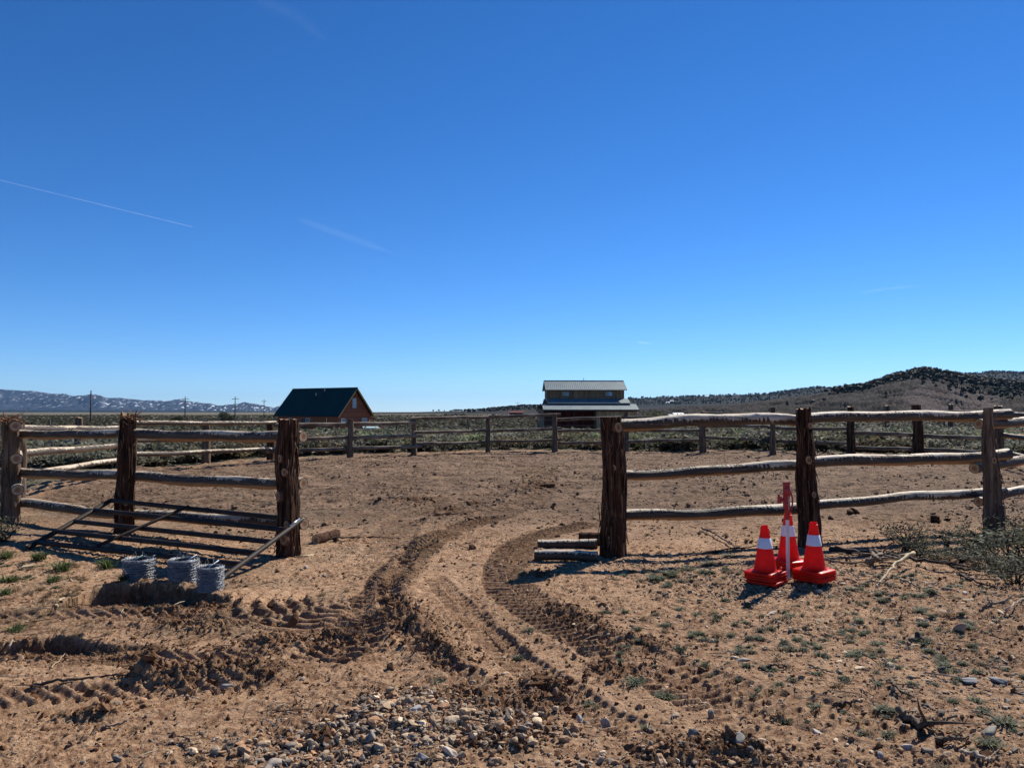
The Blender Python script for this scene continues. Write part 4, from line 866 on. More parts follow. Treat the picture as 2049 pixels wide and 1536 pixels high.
# ------------------------------------------------------------------ dead branches and sticks
def hov(px, py, h_):
    d = ray(px, py); D = hit(px, py, False).y
    for _ in range(8): D = (CAMH - h_ - gzf(d.x / d.y * D, D)) / (-d.z / d.y) * .6 + .4 * D
    return Vector((d.x / d.y * D, D, CAMH + d.z / d.y * D))
def stick(pts, r0, label, seed, col=(.30, .21, .14), name='dead_branch', forks=2, lift=.004, knobby=.3):
    P = [hov(px, py, h_ + lift + r0 * .6) for px, py, h_ in pts]; c = P[0].copy(); r = np.random.default_rng(seed)
    P = np.array([p - c for p in P]); t = np.linspace(0, len(P) - 1, 5 * len(P)); Q = np.stack([np.interp(t, np.arange(len(P)), P[:, k]) for k in range(3)], 1)
    Q[1:-1] = (Q[:-2] + Q[1:-1] * 2 + Q[2:]) / 4; Q[1:-1] += r.normal(size=Q[1:-1].shape) * r0 * .45
    m = MB(); rad = r0 * np.linspace(1, .35, len(Q)) * (1 + knobby * r.normal(size=len(Q)) * .5); rad = np.clip(rad, r0 * .2, None)
    m.tube(Q, rad, 8, True, col=np.array(col)[None] * np.repeat(r.uniform(.6, 1.35, (len(Q), 1)), 8, 0).reshape(-1, 1)[:len(Q) * 8 + 0] if False else col)
    for f in range(forks):
        i = r.integers(1, len(Q) - 2); d = (Q[i + 1] - Q[i - 1]); d /= np.linalg.norm(d) + 1e-9; s = r.normal(size=3) * .8; s[2] = abs(s[2]) * .25; e = (d + s) * r.uniform(3, 7) * r0
        m.tube([Q[i], Q[i] + e * .5 + r.normal(size=3) * r0 * .4, Q[i] + e], [rad[i] * .6, rad[i] * .4, rad[i] * .12], 5, True, col=col)
    return tag(m.build(name, M_twig, None, c, None, True), label, 'branch')
PALE = (.56, .44, .27); DK = (.06, .042, .034); GR = (.24, .18, .13)
stick([(1828, 1106, .12), (1800, 1122, .10), (1778, 1140, .06), (1757, 1170, .0)], .020, 'pale barkless branch propped up in the brush right of the cones', 1, PALE, forks=2)
stick([(1660, 1098, .0), (1720, 1104, .01), (1790, 1112, .05), (1880, 1128, .04), (1960, 1142, .0)], .030, 'long dark branch under the pale branch at right', 2, DK, forks=5)
stick([(1645, 1118, 0), (1700, 1126, .01), (1780, 1124, .03)], .014, 'thin brown stick just right of the right cone stack', 3, GR, forks=4)
stick([(1735, 1128, 0), (1752, 1112, .07), (1770, 1104, .1)], .030, 'gnarled grey root knot beside the pale branch', 4, GR, forks=9, knobby=.9)
stick([(1742, 1105, .02), (1755, 1118, .08), (1775, 1120, .04)], .024, 'second gnarled root knot left of the pale branch', 44, (.2, .14, .1), forks=9, knobby=.9)
stick([(1915, 1150, .0), (1950, 1156, .02), (2000, 1160, .03)], .012, 'straight dark stick at right below the sagebrush, upper one', 5, DK, forks=1)
stick([(1912, 1146, .0), (1955, 1164, .02), (2015, 1182, .0)], .014, 'straight dark stick at right below the sagebrush, lower one', 6, DK, forks=1)
stick([(1802, 1158, 0), (1822, 1164, .02), (1842, 1175, 0)], .013, 'short curved pale stick below the pale branch', 7, (.36, .28, .2), forks=1)
stick([(1405, 1055, .03), (1432, 1068, .03), (1470, 1094, .01), (1490, 1098, .0)], .014, 'thin twig with a pale knob lying under the right fence', 8, (.15, .1, .07), forks=5)
stick([(1370, 1112, 0), (1430, 1103, .01), (1520, 1090, .02), (1590, 1096, .0)], .012, 'thin dark twig between the right gatepost and the hydrant', 9, DK, forks=6)
stick([(1668, 1408, .0), (1690, 1404, .02), (1722, 1404, .02)], .016, 'short dark root in the dirt below the right cone stack', 10, (.11, .065, .04), forks=2, knobby=.6)
stick([(1782, 1360, .02), (1800, 1378, .03), (1830, 1395, .0)], .013, 'dark bent stick right of the centre of the near dirt', 11, (.14, .09, .06), forks=3)
stick([(1798, 1418, .01), (1825, 1438, .03), (1860, 1448, .03), (1915, 1430, .06)], .015, 'large forked grey branch in the lower right', 12, (.22, .15, .1), forks=7, knobby=.6)
stick([(1815, 1440, 0), (1845, 1448, .02), (1875, 1440, .03)], .022, 'thick dark root knot inside the forked grey branch', 13, (.13, .085, .055), forks=4, knobby=.8)
stick([(1875, 1482, 0), (1905, 1478, .02), (1945, 1470, .0)], .014, 'dark twig below the forked grey branch', 14, (.15, .1, .07), forks=3)
stick([(1925, 1502, 0), (1955, 1512, .01), (1985, 1518, .0)], .014, 'curved grey weathered branch near the bottom right corner', 15, (.34, .28, .22), forks=1)
stick([(1620, 1330, 0), (1645, 1338, .01), (1670, 1346, .0)], .007, 'thin tan stick in the dirt between small weeds', 16, GR, forks=1)
stick([(1525, 1336, 0), (1550, 1330, .02), (1580, 1332, .0)], .012, 'dark flat bark piece below the cones', 17, (.12, .075, .05), forks=2)
stick([(1800, 1242, 0), (1803, 1230, .05), (1802, 1218, .09)], .009, 'small upright red-brown stub right of the cones', 18, (.14, .06, .035), forks=4)
stick([(60, 1372, 0), (130, 1358, .01), (200, 1352, .0), (262, 1350, .0)], .010, 'long dark twig across the dirt at lower left', 19, DK, forks=3)
stick([(130, 1495, 0), (170, 1478, .0), (200, 1456, .02)], .007, 'thin twig near the bottom left', 20, (.14, .09, .06), forks=2)
stick([(190, 1458, 0), (225, 1452, .0), (255, 1440, .03)], .009, 'bent twig with a pale tip near the bottom left', 21, (.25, .19, .14), forks=1)
stick([(112, 1212, .02), (125, 1198, .02), (142, 1183, .02)], .020, 'pale splintered stake at the left end of the long cut', 22, PALE, forks=0, knobby=.1)
stick([(5, 1305, 0), (20, 1290, .03), (35, 1276, .0)], .012, 'pale stick at the left edge over the lower furrow', 23, (.36, .26, .18), forks=1)
stick([(100, 1335, .0), (118, 1322, .01), (130, 1306, .02)], .006, 'thin straw stalk leaning out of the lower left furrow', 24, (.42, .3, .18), forks=0)
stick([(655, 1078, .02), (700, 1074, .02), (760, 1074, .01), (802, 1078, 0)], .012, 'thin dark stick beside the short sawn log', 25, (.10, .06, .04), forks=4)
stick([(870, 1030, .01), (915, 1026, .03), (965, 1020, .05)], .016, 'broken red root lying in the gateway wheel track', 26, (.17, .08, .05), forks=5, knobby=.6)
stick([(330, 1003, 0), (380, 995, .03), (432, 990, .0)], .012, 'dark forked twig on the dirt behind the left fence', 27, (.12, .08, .06), forks=8)
stick([(1855, 1345, 0), (1900, 1352, .01), (1960, 1356, 0)], .006, 'thin pale twig among the small stones at right', 28, (.35, .27, .2), forks=2)
stick([(955, 1388, .0), (962, 1372, .04), (975, 1352, .06)], .006, 'thin upright stem by the small hole near the gravel', 29, (.3, .2, .12), forks=3)
stick([(1960, 1222, .02), (1990, 1208, .08), (2030, 1190, .1)], .014, 'grey twiggy branch on the stones at the right edge', 30, (.16, .13, .1), forks=9)
stick([(2012, 1230, .0), (2016, 1215, .06), (2048, 1196, .02)], .010, 'pale thin branch on the stones at the right edge', 31, (.45, .38, .3), forks=4)
stick([(690, 1455, .0), (712, 1430, .05), (740, 1408, .06)], .010, 'grey splintered stick standing in the gravel heap', 32, (.24, .2, .16), forks=5)

# ------------------------------------------------------------------ larger stones and clods
def rock(px, py, s, col, label, k, asp=(1, .8, .6), name='rock', cat='rock', material=None):
    V, _, T, C = stone_proto(400 + k, 3, .35 if cat == 'rock' else .7, 1.0); p = hit(px, py); tag(link(name, mesh_np(name, V * np.array(asp) * s, None, T, C * np.array(col), [material or M_v], None, cat == 'rock'), None, p + Vector((0, 0, s * asp[2] * .45)), (0, 0, k * 1.3)), label, cat)
RK = [(1387, 1484, .027, (.25, .21, .18), 'round grey-brown stone at the bottom, right of centre', (1, .9, .95)), (1480, 1502, .042, (.20, .19, .18), 'large flat grey rock at the bottom, right of the round stone', (1.2, .7, .5)), (1500, 1512, .03, (.16, .14, .13), 'dark rock just below the large flat grey rock', (1.2, .8, .7)), (1423, 1424, .028, (.26, .22, .19), 'upright angular grey stone above the round stone', (.8, .6, 1.1)),
      (1636, 1456, .028, (.50, .45, .40), 'pale rounded stone in the tread marks below the cones', (1.3, .8, .6)), (1765, 1482, .028, (.52, .40, .28), 'small cream stone right of the pale rounded stone', (1.2, .7, .6)), (1762, 1512, .03, (.26, .25, .25), 'flat grey stone at the bottom below the cream stone', (1.3, .7, .6)), (1818, 1500, .024, (.48, .42, .36), 'pale pebble left of the curved grey branch', (1.1, .8, .6)),
      (1545, 1230, .04, (.48, .40, .32), 'pale tan flat rock just below the left cone stack', (1.3, .8, .5)), (1640, 1186, .026, (.5, .45, .38), 'pale stone at the front foot of the right cone stack', (1.2, .8, .6)), (1488, 1315, .034, (.36, .31, .27), 'flat grey stone between the cones and the near tracks', (1.3, .8, .4)), (1840, 1282, .040, (.07, .045, .035), 'dark round stone half hidden by a weed at right', (1, .9, .9)), (1886, 1338, .026, (.08, .06, .055), 'small dark round stone right of centre of the near dirt', (1, .9, .9)),
      (1930, 1186, .030, (.75, .68, .6), 'white stone at right below the straight dark sticks', (1, .8, .7)), (1920, 1265, .045, (.42, .28, .19), 'flat reddish tan rock at right', (1, .6, .9)), (1978, 1468, .05, (.26, .24, .20), 'mossy grey rock near the right edge', (1.3, .8, .5)), (2000, 1362, .05, (.20, .20, .20), 'dark flat slate at the right edge', (1.3, .8, .4)), (1940, 1360, .045, (.32, .31, .30), 'grey flat slate left of the dark slate', (1.5, .8, .3)),
      (612, 1134, .03, (.50, .42, .33), 'pale stone right of the gate corner', (1, .8, .8)), (648, 1150, .022, (.42, .36, .3), 'grey stone on the dirt below the short sawn log', (1, .8, .8)), (710, 1128, .02, (.45, .4, .34), 'small grey stone near the left wheel track', (1, .8, .8)), (835, 1228, .035, (.50, .34, .22), 'tan stone set in the berm of the left wheel rut', (.7, .8, 1.1)), (455, 1376, .026, (.30, .27, .25), 'grey oval stone at the left of the near dirt', (1.4, .8, .6)),
      (358, 1332, .022, (.34, .3, .27), 'thin grey stone in the lower left tread marks', (1.5, .7, .5)), (573, 1422, .024, (.36, .34, .33), 'grey stone left of the gravel heap', (1.3, .8, .6)), (741, 1478, .036, (.30, .27, .24), 'large round grey cobble at the left of the gravel heap', (1, .9, .85)), (900, 1508, .042, (.58, .48, .38), 'large pale cream cobble at the bottom of the gravel heap', (1.3, .8, .6)), (832, 1420, .034, (.40, .38, .37), 'pale grey cobble at the top of the gravel heap', (1, .8, .8)),
      (686, 1455, .038, (.28, .2, .14), 'long brown stone leaning at the left of the gravel heap', (1.4, .6, .7)), (845, 1522, .030, (.36, .32, .3), 'round grey cobble at the bottom edge below the gravel heap', (1, .9, .8)), (1112, 1392, .040, (.22, .13, .08), 'smooth brown cobble beside the small hole', (1.3, .7, .7)), (1212, 1445, .03, (.36, .30, .26), 'reddish grey stone right of the gravel heap', (1, .9, .9)), (1160, 1440, .022, (.42, .40, .38), 'small grey stone right of the gravel heap', (1, .9, .8)),
      (1340, 1112, .032, (.40, .36, .3), 'pale stone in the rail shadow right of the gatepost', (1.2, .8, .7)), (1375, 1124, .03, (.30, .28, .25), 'grey stone among weeds right of the gatepost', (1.2, .8, .7)), (1212, 1142, .026, (.42, .38, .33), 'small pale stone below the right gatepost', (1, .8, .7)), (1608, 1084, .045, (.22, .21, .20), 'grey rock at the foot of the fence post behind the cones', (1, .8, .9)), (545, 1532, .04, (.42, .34, .28), 'flat pale stone at the bottom edge left of centre', (1.3, .8, .5))]
for k, (px, py, s, c, lb, asp) in enumerate(RK): rock(px, py, s, c, lb, k, asp)
for k, (px, py, s, lb, asp) in enumerate([(300, 1358, .055, 'large dark clod overhanging the lower left tread marks', (1.2, .7, .6)), (592, 1252, .045, 'dark upright clod right of the scraped arcs', (.8, .7, 1.1)), (785, 1215, .06, 'large brown clod at the top of the rut berm', (1.2, .9, .8)), (1080, 1376, .06, 'brown clod on the rim of the small hole', (1.4, .7, .6)), (690, 1238, .03, 'small round clod between the arcs and the wheel rut', (1, .8, .9)), (520, 1248, .04, 'dark clod below the scraped arcs', (1.2, .8, .7)), (545, 1362, .03, 'small dark clod on the smooth dirt left of centre', (1, .8, .9)), (950, 1012, .10, 'low dark clod pile in the gateway beyond the tracks', (1.5, .9, .5)), (1090, 978, .13, 'broad dark clod heap in the middle of the pen', (1.8, 1, .5)), (1705, 1028, .09, 'dark clod behind the right fence rails', (1.5, .8, .5)), (543, 1212, .03, 'small clod on the scraped arcs', (1, .8, .8))]):
    rock(px, py, s, (.15, .078, .04), lb, 60 + k, asp, 'dirt_clod', 'dirt clod', M_vsoft)

# ------------------------------------------------------------------ foreground sagebrush at right
for k, (px, py, s, sq, lb, cm) in enumerate([(1812, 1100, .30, .9, 'small grey sagebrush behind the pale branch', 0), (1840, 1112, .24, .8, 'low sagebrush right of the small grey sagebrush', 1), (1962, 1108, .36, .8, 'dull green brush mound below the right fence post', 2), (2030, 1130, .46, .85, 'large dark sagebrush at the right edge below the fence', 3), (2040, 1168, .34, .7, 'dark low brush at the right edge above the stones', 0),
                                             (1990, 1140, .30, .6, 'green low brush between two larger bushes at right', 1), (1925, 1122, .28, .55, 'low green brush in front of the black twisted stump', 2), (2040, 1078, .3, .9, 'sagebrush directly behind the large dark sagebrush at right', 1), (8, 1085, .3, .9, 'grey sagebrush at the left edge below the corner post', 3), (1870, 1120, .22, .5, 'lowest green brush patch between the pale branch and the stump', 3)]):
    o = link('sagebrush', mesh_np('sagebrush', *SB_near[cm][:3], SB_near[cm][3] * np.array((.66, .70, .60)), [M_plant]), None, hit(px, py, False), (0, 0, k * 1.9)); o.scale = (s * 1.75, s * 1.6, s * sq * 1.15); tag(o, lb, 'sagebrush')
c = hit(1893, 1098, False); m = MB(); r = np.random.default_rng(5)
m.tube([(0, 0, -.05), (.01, 0, .06), (.03, .01, .13), (.06, 0, .2)], [.035, .028, .022, .012], 8, col=(.05, .035, .028))
for q in range(13):
    p = np.array([.01 + .002 * q, 0, .05 + .011 * q]); d = np.array([r.normal() * .10, r.normal() * .06, r.uniform(-.01, .1)]); m.tube([p, p + d * .5 + r.normal(size=3) * .012, p + d], [.012, .008, .003], 5, col=np.array((.055, .04, .03)) * r.uniform(.6, 1.4))
tag(m.build('dead_stump', M_twig, None, c), 'black twisted dead stump between the brush mounds at right', 'stump')
#@@PART4
# ------------------------------------------------------------------ log cabin
def g_metalroof(base, var=.15):
    def f(h):
        n = h.tex(.8, det=6); h.color(h.mix(h.ramp(n, [(.35, 0.0), (.7, 1.0)]), tuple(np.array(base) * (1 - var)), tuple(np.array(base) * (1 + var)))); h.b.inputs['Metallic'].default_value = .2
    return f
M_groof = mat('green_metal_roof', g_metalroof((.016, .052, .045)), .6, .25)
M_sroof = mat('galvanised_roof', g_metalroof((.19, .235, .245)), .6, .35)
M_log = m_vcol('stained_log', .6, .35, 3, .35, .004)
M_board = m_vcol('board_wall', .85, .2, 2.5, .4, .004)
M_glass = m_vcol('window_glass', .12, .6, 3, .1, 0)
M_white = m_vcol('white_trim', .6, .3, 8, .1, 0)
M_dark = m_vcol('dark_trim', .7, .3, 8, .2, 0)
CB_R = np.array([-23.1, 115.0]); u = np.array([11.7, -7.0]); u /= np.linalg.norm(u); v = np.array([-u[1], u[0]]); v = np.array([.513, .858])
LEN = 13.6; HW = 3.93
c0 = CB_R - u * LEN / 2; gzc = -1.35
CAB = empty('log_cabin', (c0[0], c0[1], gzc), 'red log cabin with a steep dark green metal roof at left beyond the pen', 'cabin', math.atan2(u[1], u[0]))
RZ, EZ = 5.26 - gzc, 1.02 - gzc; slope = (RZ - EZ) / HW; wx0, wx1, wy = -LEN / 2 + .55, LEN / 2 - .55, HW - .50
zprof = lambda y: RZ - .22 - slope * abs(y)
def logrow(m, p0, p1, z, hgt, out, seed):   # half-round log course between two wall points
    p0, p1 = np.array(p0), np.array(p1); n = np.array([out[0], out[1], 0]); r = random.Random(seed); a = np.linspace(-math.pi / 2, math.pi / 2, 6)
    col = np.array((.44, .12, .048)) * r.uniform(.75, 1.2); V = []
    for p in (p0, p1):
        for t in a: V.append(np.array([p[0], p[1], z + hgt / 2 + hgt / 2 * math.sin(t)]) + n * (.07 * math.cos(t)))
    m.add(V, [(q, q + 1, 7 + q, 6 + q) for q in range(5)], col=col)
fw = MB(); fw.box(wx0, wx1, -wy, -wy + .1, -.3, EZ + .5, None, (.10, .04, .02)); k = 0; z = -.1
while z < EZ + .25: logrow(fw, (wx0, -wy, 0), (wx1, -wy, 0), z, .2, (0, -1), k); z += .2; k += 1
fw.build('long_wall', M_log, CAB)
bw = MB(); bw.box(wx0, wx1, wy - .1, wy, -.3, EZ + .5, None, (.2, .07, .03)); bw.build('long_wall', M_log, CAB, None, None, False)
for sx, xx in ((1, wx1), (-1, wx0)):
    gw = MB(); z = -.1; k = 40
    while z < RZ - .5:
        hw = min(wy, (RZ - .3 - z - .2) / slope)
        if hw > .05: logrow(gw, (xx, -hw, 0), (xx, hw, 0), z, .2, (sx, 0), k)
        z += .2; k += 1
    V = [(xx - sx * .02, -wy, -.3), (xx - sx * .02, wy, -.3), (xx - sx * .02, wy, EZ + .1), (xx - sx * .02, 0, RZ - .3), (xx - sx * .02, -wy, EZ + .1)]
    gw.add(V, [(0, 1, 2, 4)], [(4, 2, 3)], col=(.2, .06, .03)); gw.build('gable_wall', M_log, CAB)
for sy in (-1, 1):
    r_ = MB(); e = (0, 0, 1)
    P = [(-LEN / 2, 0, RZ), (LEN / 2, 0, RZ), (LEN / 2, sy * HW, EZ), (-LEN / 2, sy * HW, EZ)]
    if sy < 0: P = [P[3], P[2], P[1], P[0]]
    r_.slab(*P, .10)
    for q in range(46):
        x = -LEN / 2 + .15 + q * (LEN - .3) / 45; nz_ = 1 / math.hypot(1, slope)
        a = Vector((x, 0, RZ + .0)); b = Vector((x, sy * HW, EZ)); n = Vector((0, sy * slope * nz_, nz_)) * .028; w_ = Vector((.018, 0, 0))
        r_.add([a - w_, a + w_, b + w_, b - w_, a - w_ * .6 + n, a + w_ * .6 + n, b + w_ * .6 + n, b - w_ * .6 + n], [(4, 5, 6, 7), (0, 4, 7, 3), (5, 1, 2, 6), (7, 6, 2, 3)])
    r_.build('roof', M_groof, CAB, None, None, False)
MB().box(-LEN / 2, LEN / 2, -.12, .12, RZ - .02, RZ + .035).build('ridge_cap', M_groof, CAB, None, None, False)
for sx in (-1, 1):
    for sy in (-1, 1):
        m = MB(); x = sx * (LEN / 2 - .03); a = Vector((x, 0, RZ - .13)); b = Vector((x, sy * HW, EZ - .13)); m.slab(a, b, b + Vector((0, 0, -.22)), a + Vector((0, 0, -.22)), .05, col=(.42, .20, .06)); m.build('barge_board', M_log, CAB, None, None, False)
def window(parent, x, y, z, w, hgt, nx, frame=(.55, .55, .52), pane=(.32, .38, .45), depth=.05):
    """nx: outward normal (x,y) in the building's own axes"""
    n = Vector((nx[0], nx[1], 0)); s = Vector((-nx[1], nx[0], 0)); M = Matrix(((s.x, n.x, 0, x), (s.y, n.y, 0, y), (0, 0, 1, z), (0, 0, 0, 1))); m = MB(); t = .07
    m.box(-w / 2, w / 2, 0, depth + .04, 0, t, M, frame); m.box(-w / 2, w / 2, 0, depth + .04, hgt - t, hgt, M, frame); m.box(-w / 2, -w / 2 + t, 0, depth + .038, t, hgt - t, M, frame); m.box(w / 2 - t, w / 2, 0, depth + .038, t, hgt - t, M, frame); m.box(-w / 2 + t, w / 2 - t, 0, depth + .02, hgt / 2 - .03, hgt / 2 + .03, M, frame)
    o = m.build('window', M_white, parent, None, None, False)
    g = MB(); g.box(-w / 2 + t, w / 2 - t, -.01, depth, t, hgt - t, M, pane); g.build('pane', M_glass, o, None, None, False); return o
window(CAB, wx1 + .05, -.15, 3.55, .85, 1.45, (1, 0)); window(CAB, wx1 + .05, -2.45, .9, 1.0, 1.1, (1, 0)); window(CAB, wx1 + .05, 2.1, .9, 1.15, 1.15, (1, 0))
window(CAB, .2, -wy - .05, .85, .9, 1.2, (0, -1), pane=(.05, .05, .06)); window(CAB, -3.6, -wy - .05, .85, .9, 1.2, (0, -1), pane=(.05, .05, .06))
dm = MB(); dm.box(-1.2, -.25, -wy - .12, -wy - .02, -.1, 1.95, None, (.06, .03, .02)); d_ = dm.build('door', M_log, CAB, None, None, False); MB().lathe([(.0001, .03), (.03, .02), (.03, -.02), (.0001, -.03)], 8, col=(.4, .35, .25), M=Matrix.Translation((-.35, -wy - .14, .95))).build('handle', M_steel, d_)
for x, y in ((-.2, -1.55), (1.0, -.95)):
    z = RZ - slope * abs(y); MB().tube([(x, y, z - .1), (x, y, z + .75)], .06, 8, col=(.03, .03, .03)).tube([(x, y, z + .75), (x, y, z + .83)], .09, 8, col=(.5, .5, .52)).build('vent_pipe', M_steel, CAB)
pm = MB(); pm.slab((-5, wy, EZ + .15), (-5, wy + 2.4, EZ - .55), (5.4, wy + 2.4, EZ - .55), (5.4, wy, EZ + .15), .1, col=(.17, .05, .03)) ; pm.build('porch_roof', M_log, CAB, None, None, False)
for x in (-4.8, -1.5, 1.8, 5.2): MB().tube([(x, wy + 2.2, -.3), (x, wy + 2.2, EZ - .5)], .09, 8, col=(.22, .09, .04)).build('porch_post', M_log, CAB)

# ------------------------------------------------------------------ monitor barn
gzb = -1.4
BRN = empty('monitor_barn', (11.0, 118, gzb), 'two tier tan board barn with pale ribbed metal roofs right of the gateway gap', 'barn', R(2.5))
TAN = (.34, .195, .105); hx = 6.15
def ribroof(name, x0, x1, y0, z0, y1, z1, parent=BRN, m_=None, th=.10, n=None):
    m = MB(); P = [(x0, y0, z0), (x1, y0, z0), (x1, y1, z1), (x0, y1, z1)]
    if y1 < y0: P = [P[3], P[2], P[1], P[0]]
    m.slab(*P, th); dy, dz = y1 - y0, z1 - z0; L = math.hypot(dy, dz); nn = Vector((0, -dz / L, dy / L)); nn = nn if nn.z > 0 else -nn; n = n or int((x1 - x0) / .30)
    for q in range(n + 1):
        x = x0 + .04 + (x1 - x0 - .08) * q / n; a = Vector((x, y0, z0)); b = Vector((x, y1, z1)); w_ = Vector((.03, 0, 0)); o_ = nn * .035
        m.add([a - w_, a + w_, b + w_, b - w_, a - w_ * .5 + o_, a + w_ * .5 + o_, b + w_ * .5 + o_, b - w_ * .5 + o_], [(4, 5, 6, 7), (0, 4, 7, 3), (5, 1, 2, 6), (7, 6, 2, 3), (0, 1, 5, 4)])
    return m.build(name, m_ or M_sroof, parent, None, None, False)
def boards(name, x0, x1, y, z0, z1, ny, cols, parent=BRN, wdt=.28, along='x', th=.06, x_out=0):
    m = MB(); r = random.Random(hash(name) % 99 + int(x0 * 3)); n = max(1, int((x1 - x0) / wdt))
    for q in range(n):
        a = x0 + (x1 - x0) * q / n; b = x0 + (x1 - x0) * (q + 1) / n; c = np.array(cols) * r.uniform(.72, 1.2); d = r.uniform(0, .015)
        if along == 'x': m.box(a + .006, b - .006, y - th / 2 - d, y + th / 2 + d, z0, z1, None, c); m.box(b - .03, b + .03, y + ny * (th / 2 + .005) - .02, y + ny * (th / 2 + .005) + .02, z0, z1, None, c * .8)
        else: m.box(y - th / 2 - d, y + th / 2 + d, a + .006, b - .006, z0, z1, None, c)
    return m.build(name, M_board, parent, None, None, False)
Z = lambda z: z - gzb
boards('upper_wall', -5.75, 5.75, -2.4, Z(3.3), Z(5.0), -1, TAN); boards('upper_wall', -5.75, 5.75, 2.4, Z(3.3), Z(5.0), 1, TAN)
for xx in (-5.75, 5.75):
    m = MB(); m.add([(xx - .04, -2.4, Z(3.3)), (xx - .04, 2.4, Z(3.3)), (xx - .04, 2.4, Z(5.0)), (xx - .04, 0, Z(6.2)), (xx - .04, -2.4, Z(5.0)), (xx + .04, -2.4, Z(3.3)), (xx + .04, 2.4, Z(3.3)), (xx + .04, 2.4, Z(5.0)), (xx + .04, 0, Z(6.2)), (xx + .04, -2.4, Z(5.0))], [(0, 1, 2, 4), (9, 7, 6, 5)], [(4, 2, 3), (8, 7, 9)], col=TAN); m.build('upper_gable', M_board, BRN, None, None, False)
ribroof('upper_roof', -hx, hx, 0, Z(6.38), -2.95, Z(4.92)); ribroof('upper_roof', -hx, hx, 0, Z(6.38), 2.95, Z(4.92))
MB().box(-hx - .03, hx + .03, -.12, .12, Z(6.37), Z(6.43), None, (.4, .42, .4)).tube([(0, 0, Z(6.4)), (0, 0, Z(6.85))], .04, 6, col=(.05, .05, .05)).build('ridge_cap', M_sroof, BRN)
for x in (-3.05, 3.45):
    window(BRN, x, -2.45, Z(3.95), 1.2, .72, (0, -1), (.12, .11, .09), (.10, .13, .16)); 
MB().box(3.45 - .02, 3.45 + .5, -2.52, -2.5, Z(4.05), Z(4.6), None, (.45, .55, .62)).build('window_blind', M_white, BRN, None, None, False); MB().box(-3.05 + .05, -3.05 + .45, -2.52, -2.5, Z(4.05), Z(4.35), None, (.35, .45, .52)).build('window_blind', M_white, BRN, None, None, False)
for s in (-1, 1):
    ribroof('middle_roof', -5.95, 6.35, s * 2.42, Z(3.62), s * 4.7, Z(2.92)); boards('middle_wall', -5.8, 6.2, s * 4.3, Z(2.2), Z(2.86), s, (.12, .06, .04))
    ribroof('lower_roof', -6.8, 7.2, s * 4.35, Z(2.78), s * 6.6, Z(1.95))
    MB().box(-6.8, 7.2, s * 6.6 - .04, s * 6.6 + .04, Z(1.70), Z(1.92), None, (.035, .02, .018)).build('fascia', M_dark, BRN, None, None, False)
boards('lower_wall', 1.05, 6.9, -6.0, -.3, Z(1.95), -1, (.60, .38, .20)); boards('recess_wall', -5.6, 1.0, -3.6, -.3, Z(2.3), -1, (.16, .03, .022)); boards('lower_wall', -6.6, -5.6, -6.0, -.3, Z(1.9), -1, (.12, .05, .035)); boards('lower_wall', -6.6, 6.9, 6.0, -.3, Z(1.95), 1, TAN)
boards('side_wall', -6.0, 6.0, 6.9, -.3, Z(1.95), 1, TAN, along='y'); boards('side_wall', -6.0, 6.0, -6.6, -.3, Z(1.95), 1, TAN, along='y'); boards('partition_wall', -6.0, -3.6, 1.05, -.3, Z(1.9), 1, TAN, along='y')
for x in (-5.55, -2.2): MB().box(x - .1, x + .1, -6.1, -5.9, -.3, Z(1.9), None, (.06, .03, .02)).build('porch_post', M_dark, BRN, None, None, False)
# small things around the buildings
def onpx(px, D): b = at(px, 840, D); return Vector((b.x, D, gz(b.x, D)))
GREEN = (.02, .22, .17)
p = onpx(1169, 110); m = MB(); m.lathe([(.62, 0), (.66, .25), (.5, .55), (.2, .72), (.001, .75)], 18, col=GREEN); root = empty('garden_tank', p, 'rounded teal green tank in front of the barn recess', 'tank'); m.build('shell', M_white, root); MB().lathe([(.16, .70), (.16, .8), (.001, .82)], 12, col=(.01, .12, .09)).build('lid', M_white, root)
p = onpx(1085, 106); root = empty('picnic_table', p, 'dark picnic table left of the barn', 'table')
for y in (-.3, 0, .3): MB().box(-.95, .95, y - .13, y + .13, .70, .76, None, (.05, .04, .035)).build('tabletop', M_board, root, None, None, False)
for y in (-.75, .75): MB().box(-.95, .95, y - .13, y + .13, .42, .46, None, (.05, .04, .035)).build('bench', M_board, root, None, None, False)
for x in (-.7, .7):
    for s in (-1, 1): MB().tube([(x, s * .75, 0), (x, s * .2, .7)], .05, 4, col=(.04, .03, .03)).build('leg', M_board, root)
p = onpx(742, 103); root = empty('garden_shed', p, 'pale blue low tarp shelter beside the log cabin', 'shelter', .3); MB().box(-1.0, 1.0, -.6, .6, -.1, .95, None, (.28, .42, .44)).build('cover', M_white, root, None, None, False); MB().slab((-1.05, -.65, .95), (1.05, -.65, .95), (1.05, .65, 1.12), (-1.05, .65, 1.12), .05, col=(.34, .48, .5)).build('roof', M_white, root, None, None, False)
p = onpx(757, 100); root = empty('dog_house', p, 'tiny brown gabled dog house right of the log cabin', 'dog house', -.2); MB().box(-.5, .5, -.5, .5, -.1, .6, None, (.20, .08, .045)).build('wall', M_board, root, None, None, False)
m = MB(); m.slab((-.65, -.6, .52), (0, -.6, 1.0), (0, .6, 1.0), (-.65, .6, .52), .05, col=(.34, .24, .17)); m.slab((0, -.6, 1.0), (.65, -.6, .52), (.65, .6, .52), (0, .6, 1.0), .05, col=(.34, .24, .17)); m.build('roof', M_board, root, None, None, False); MB().box(-.18, .18, -.53, -.5, 0, .42, None, (.01, .01, .01)).build('doorway', M_board, root, None, None, False)
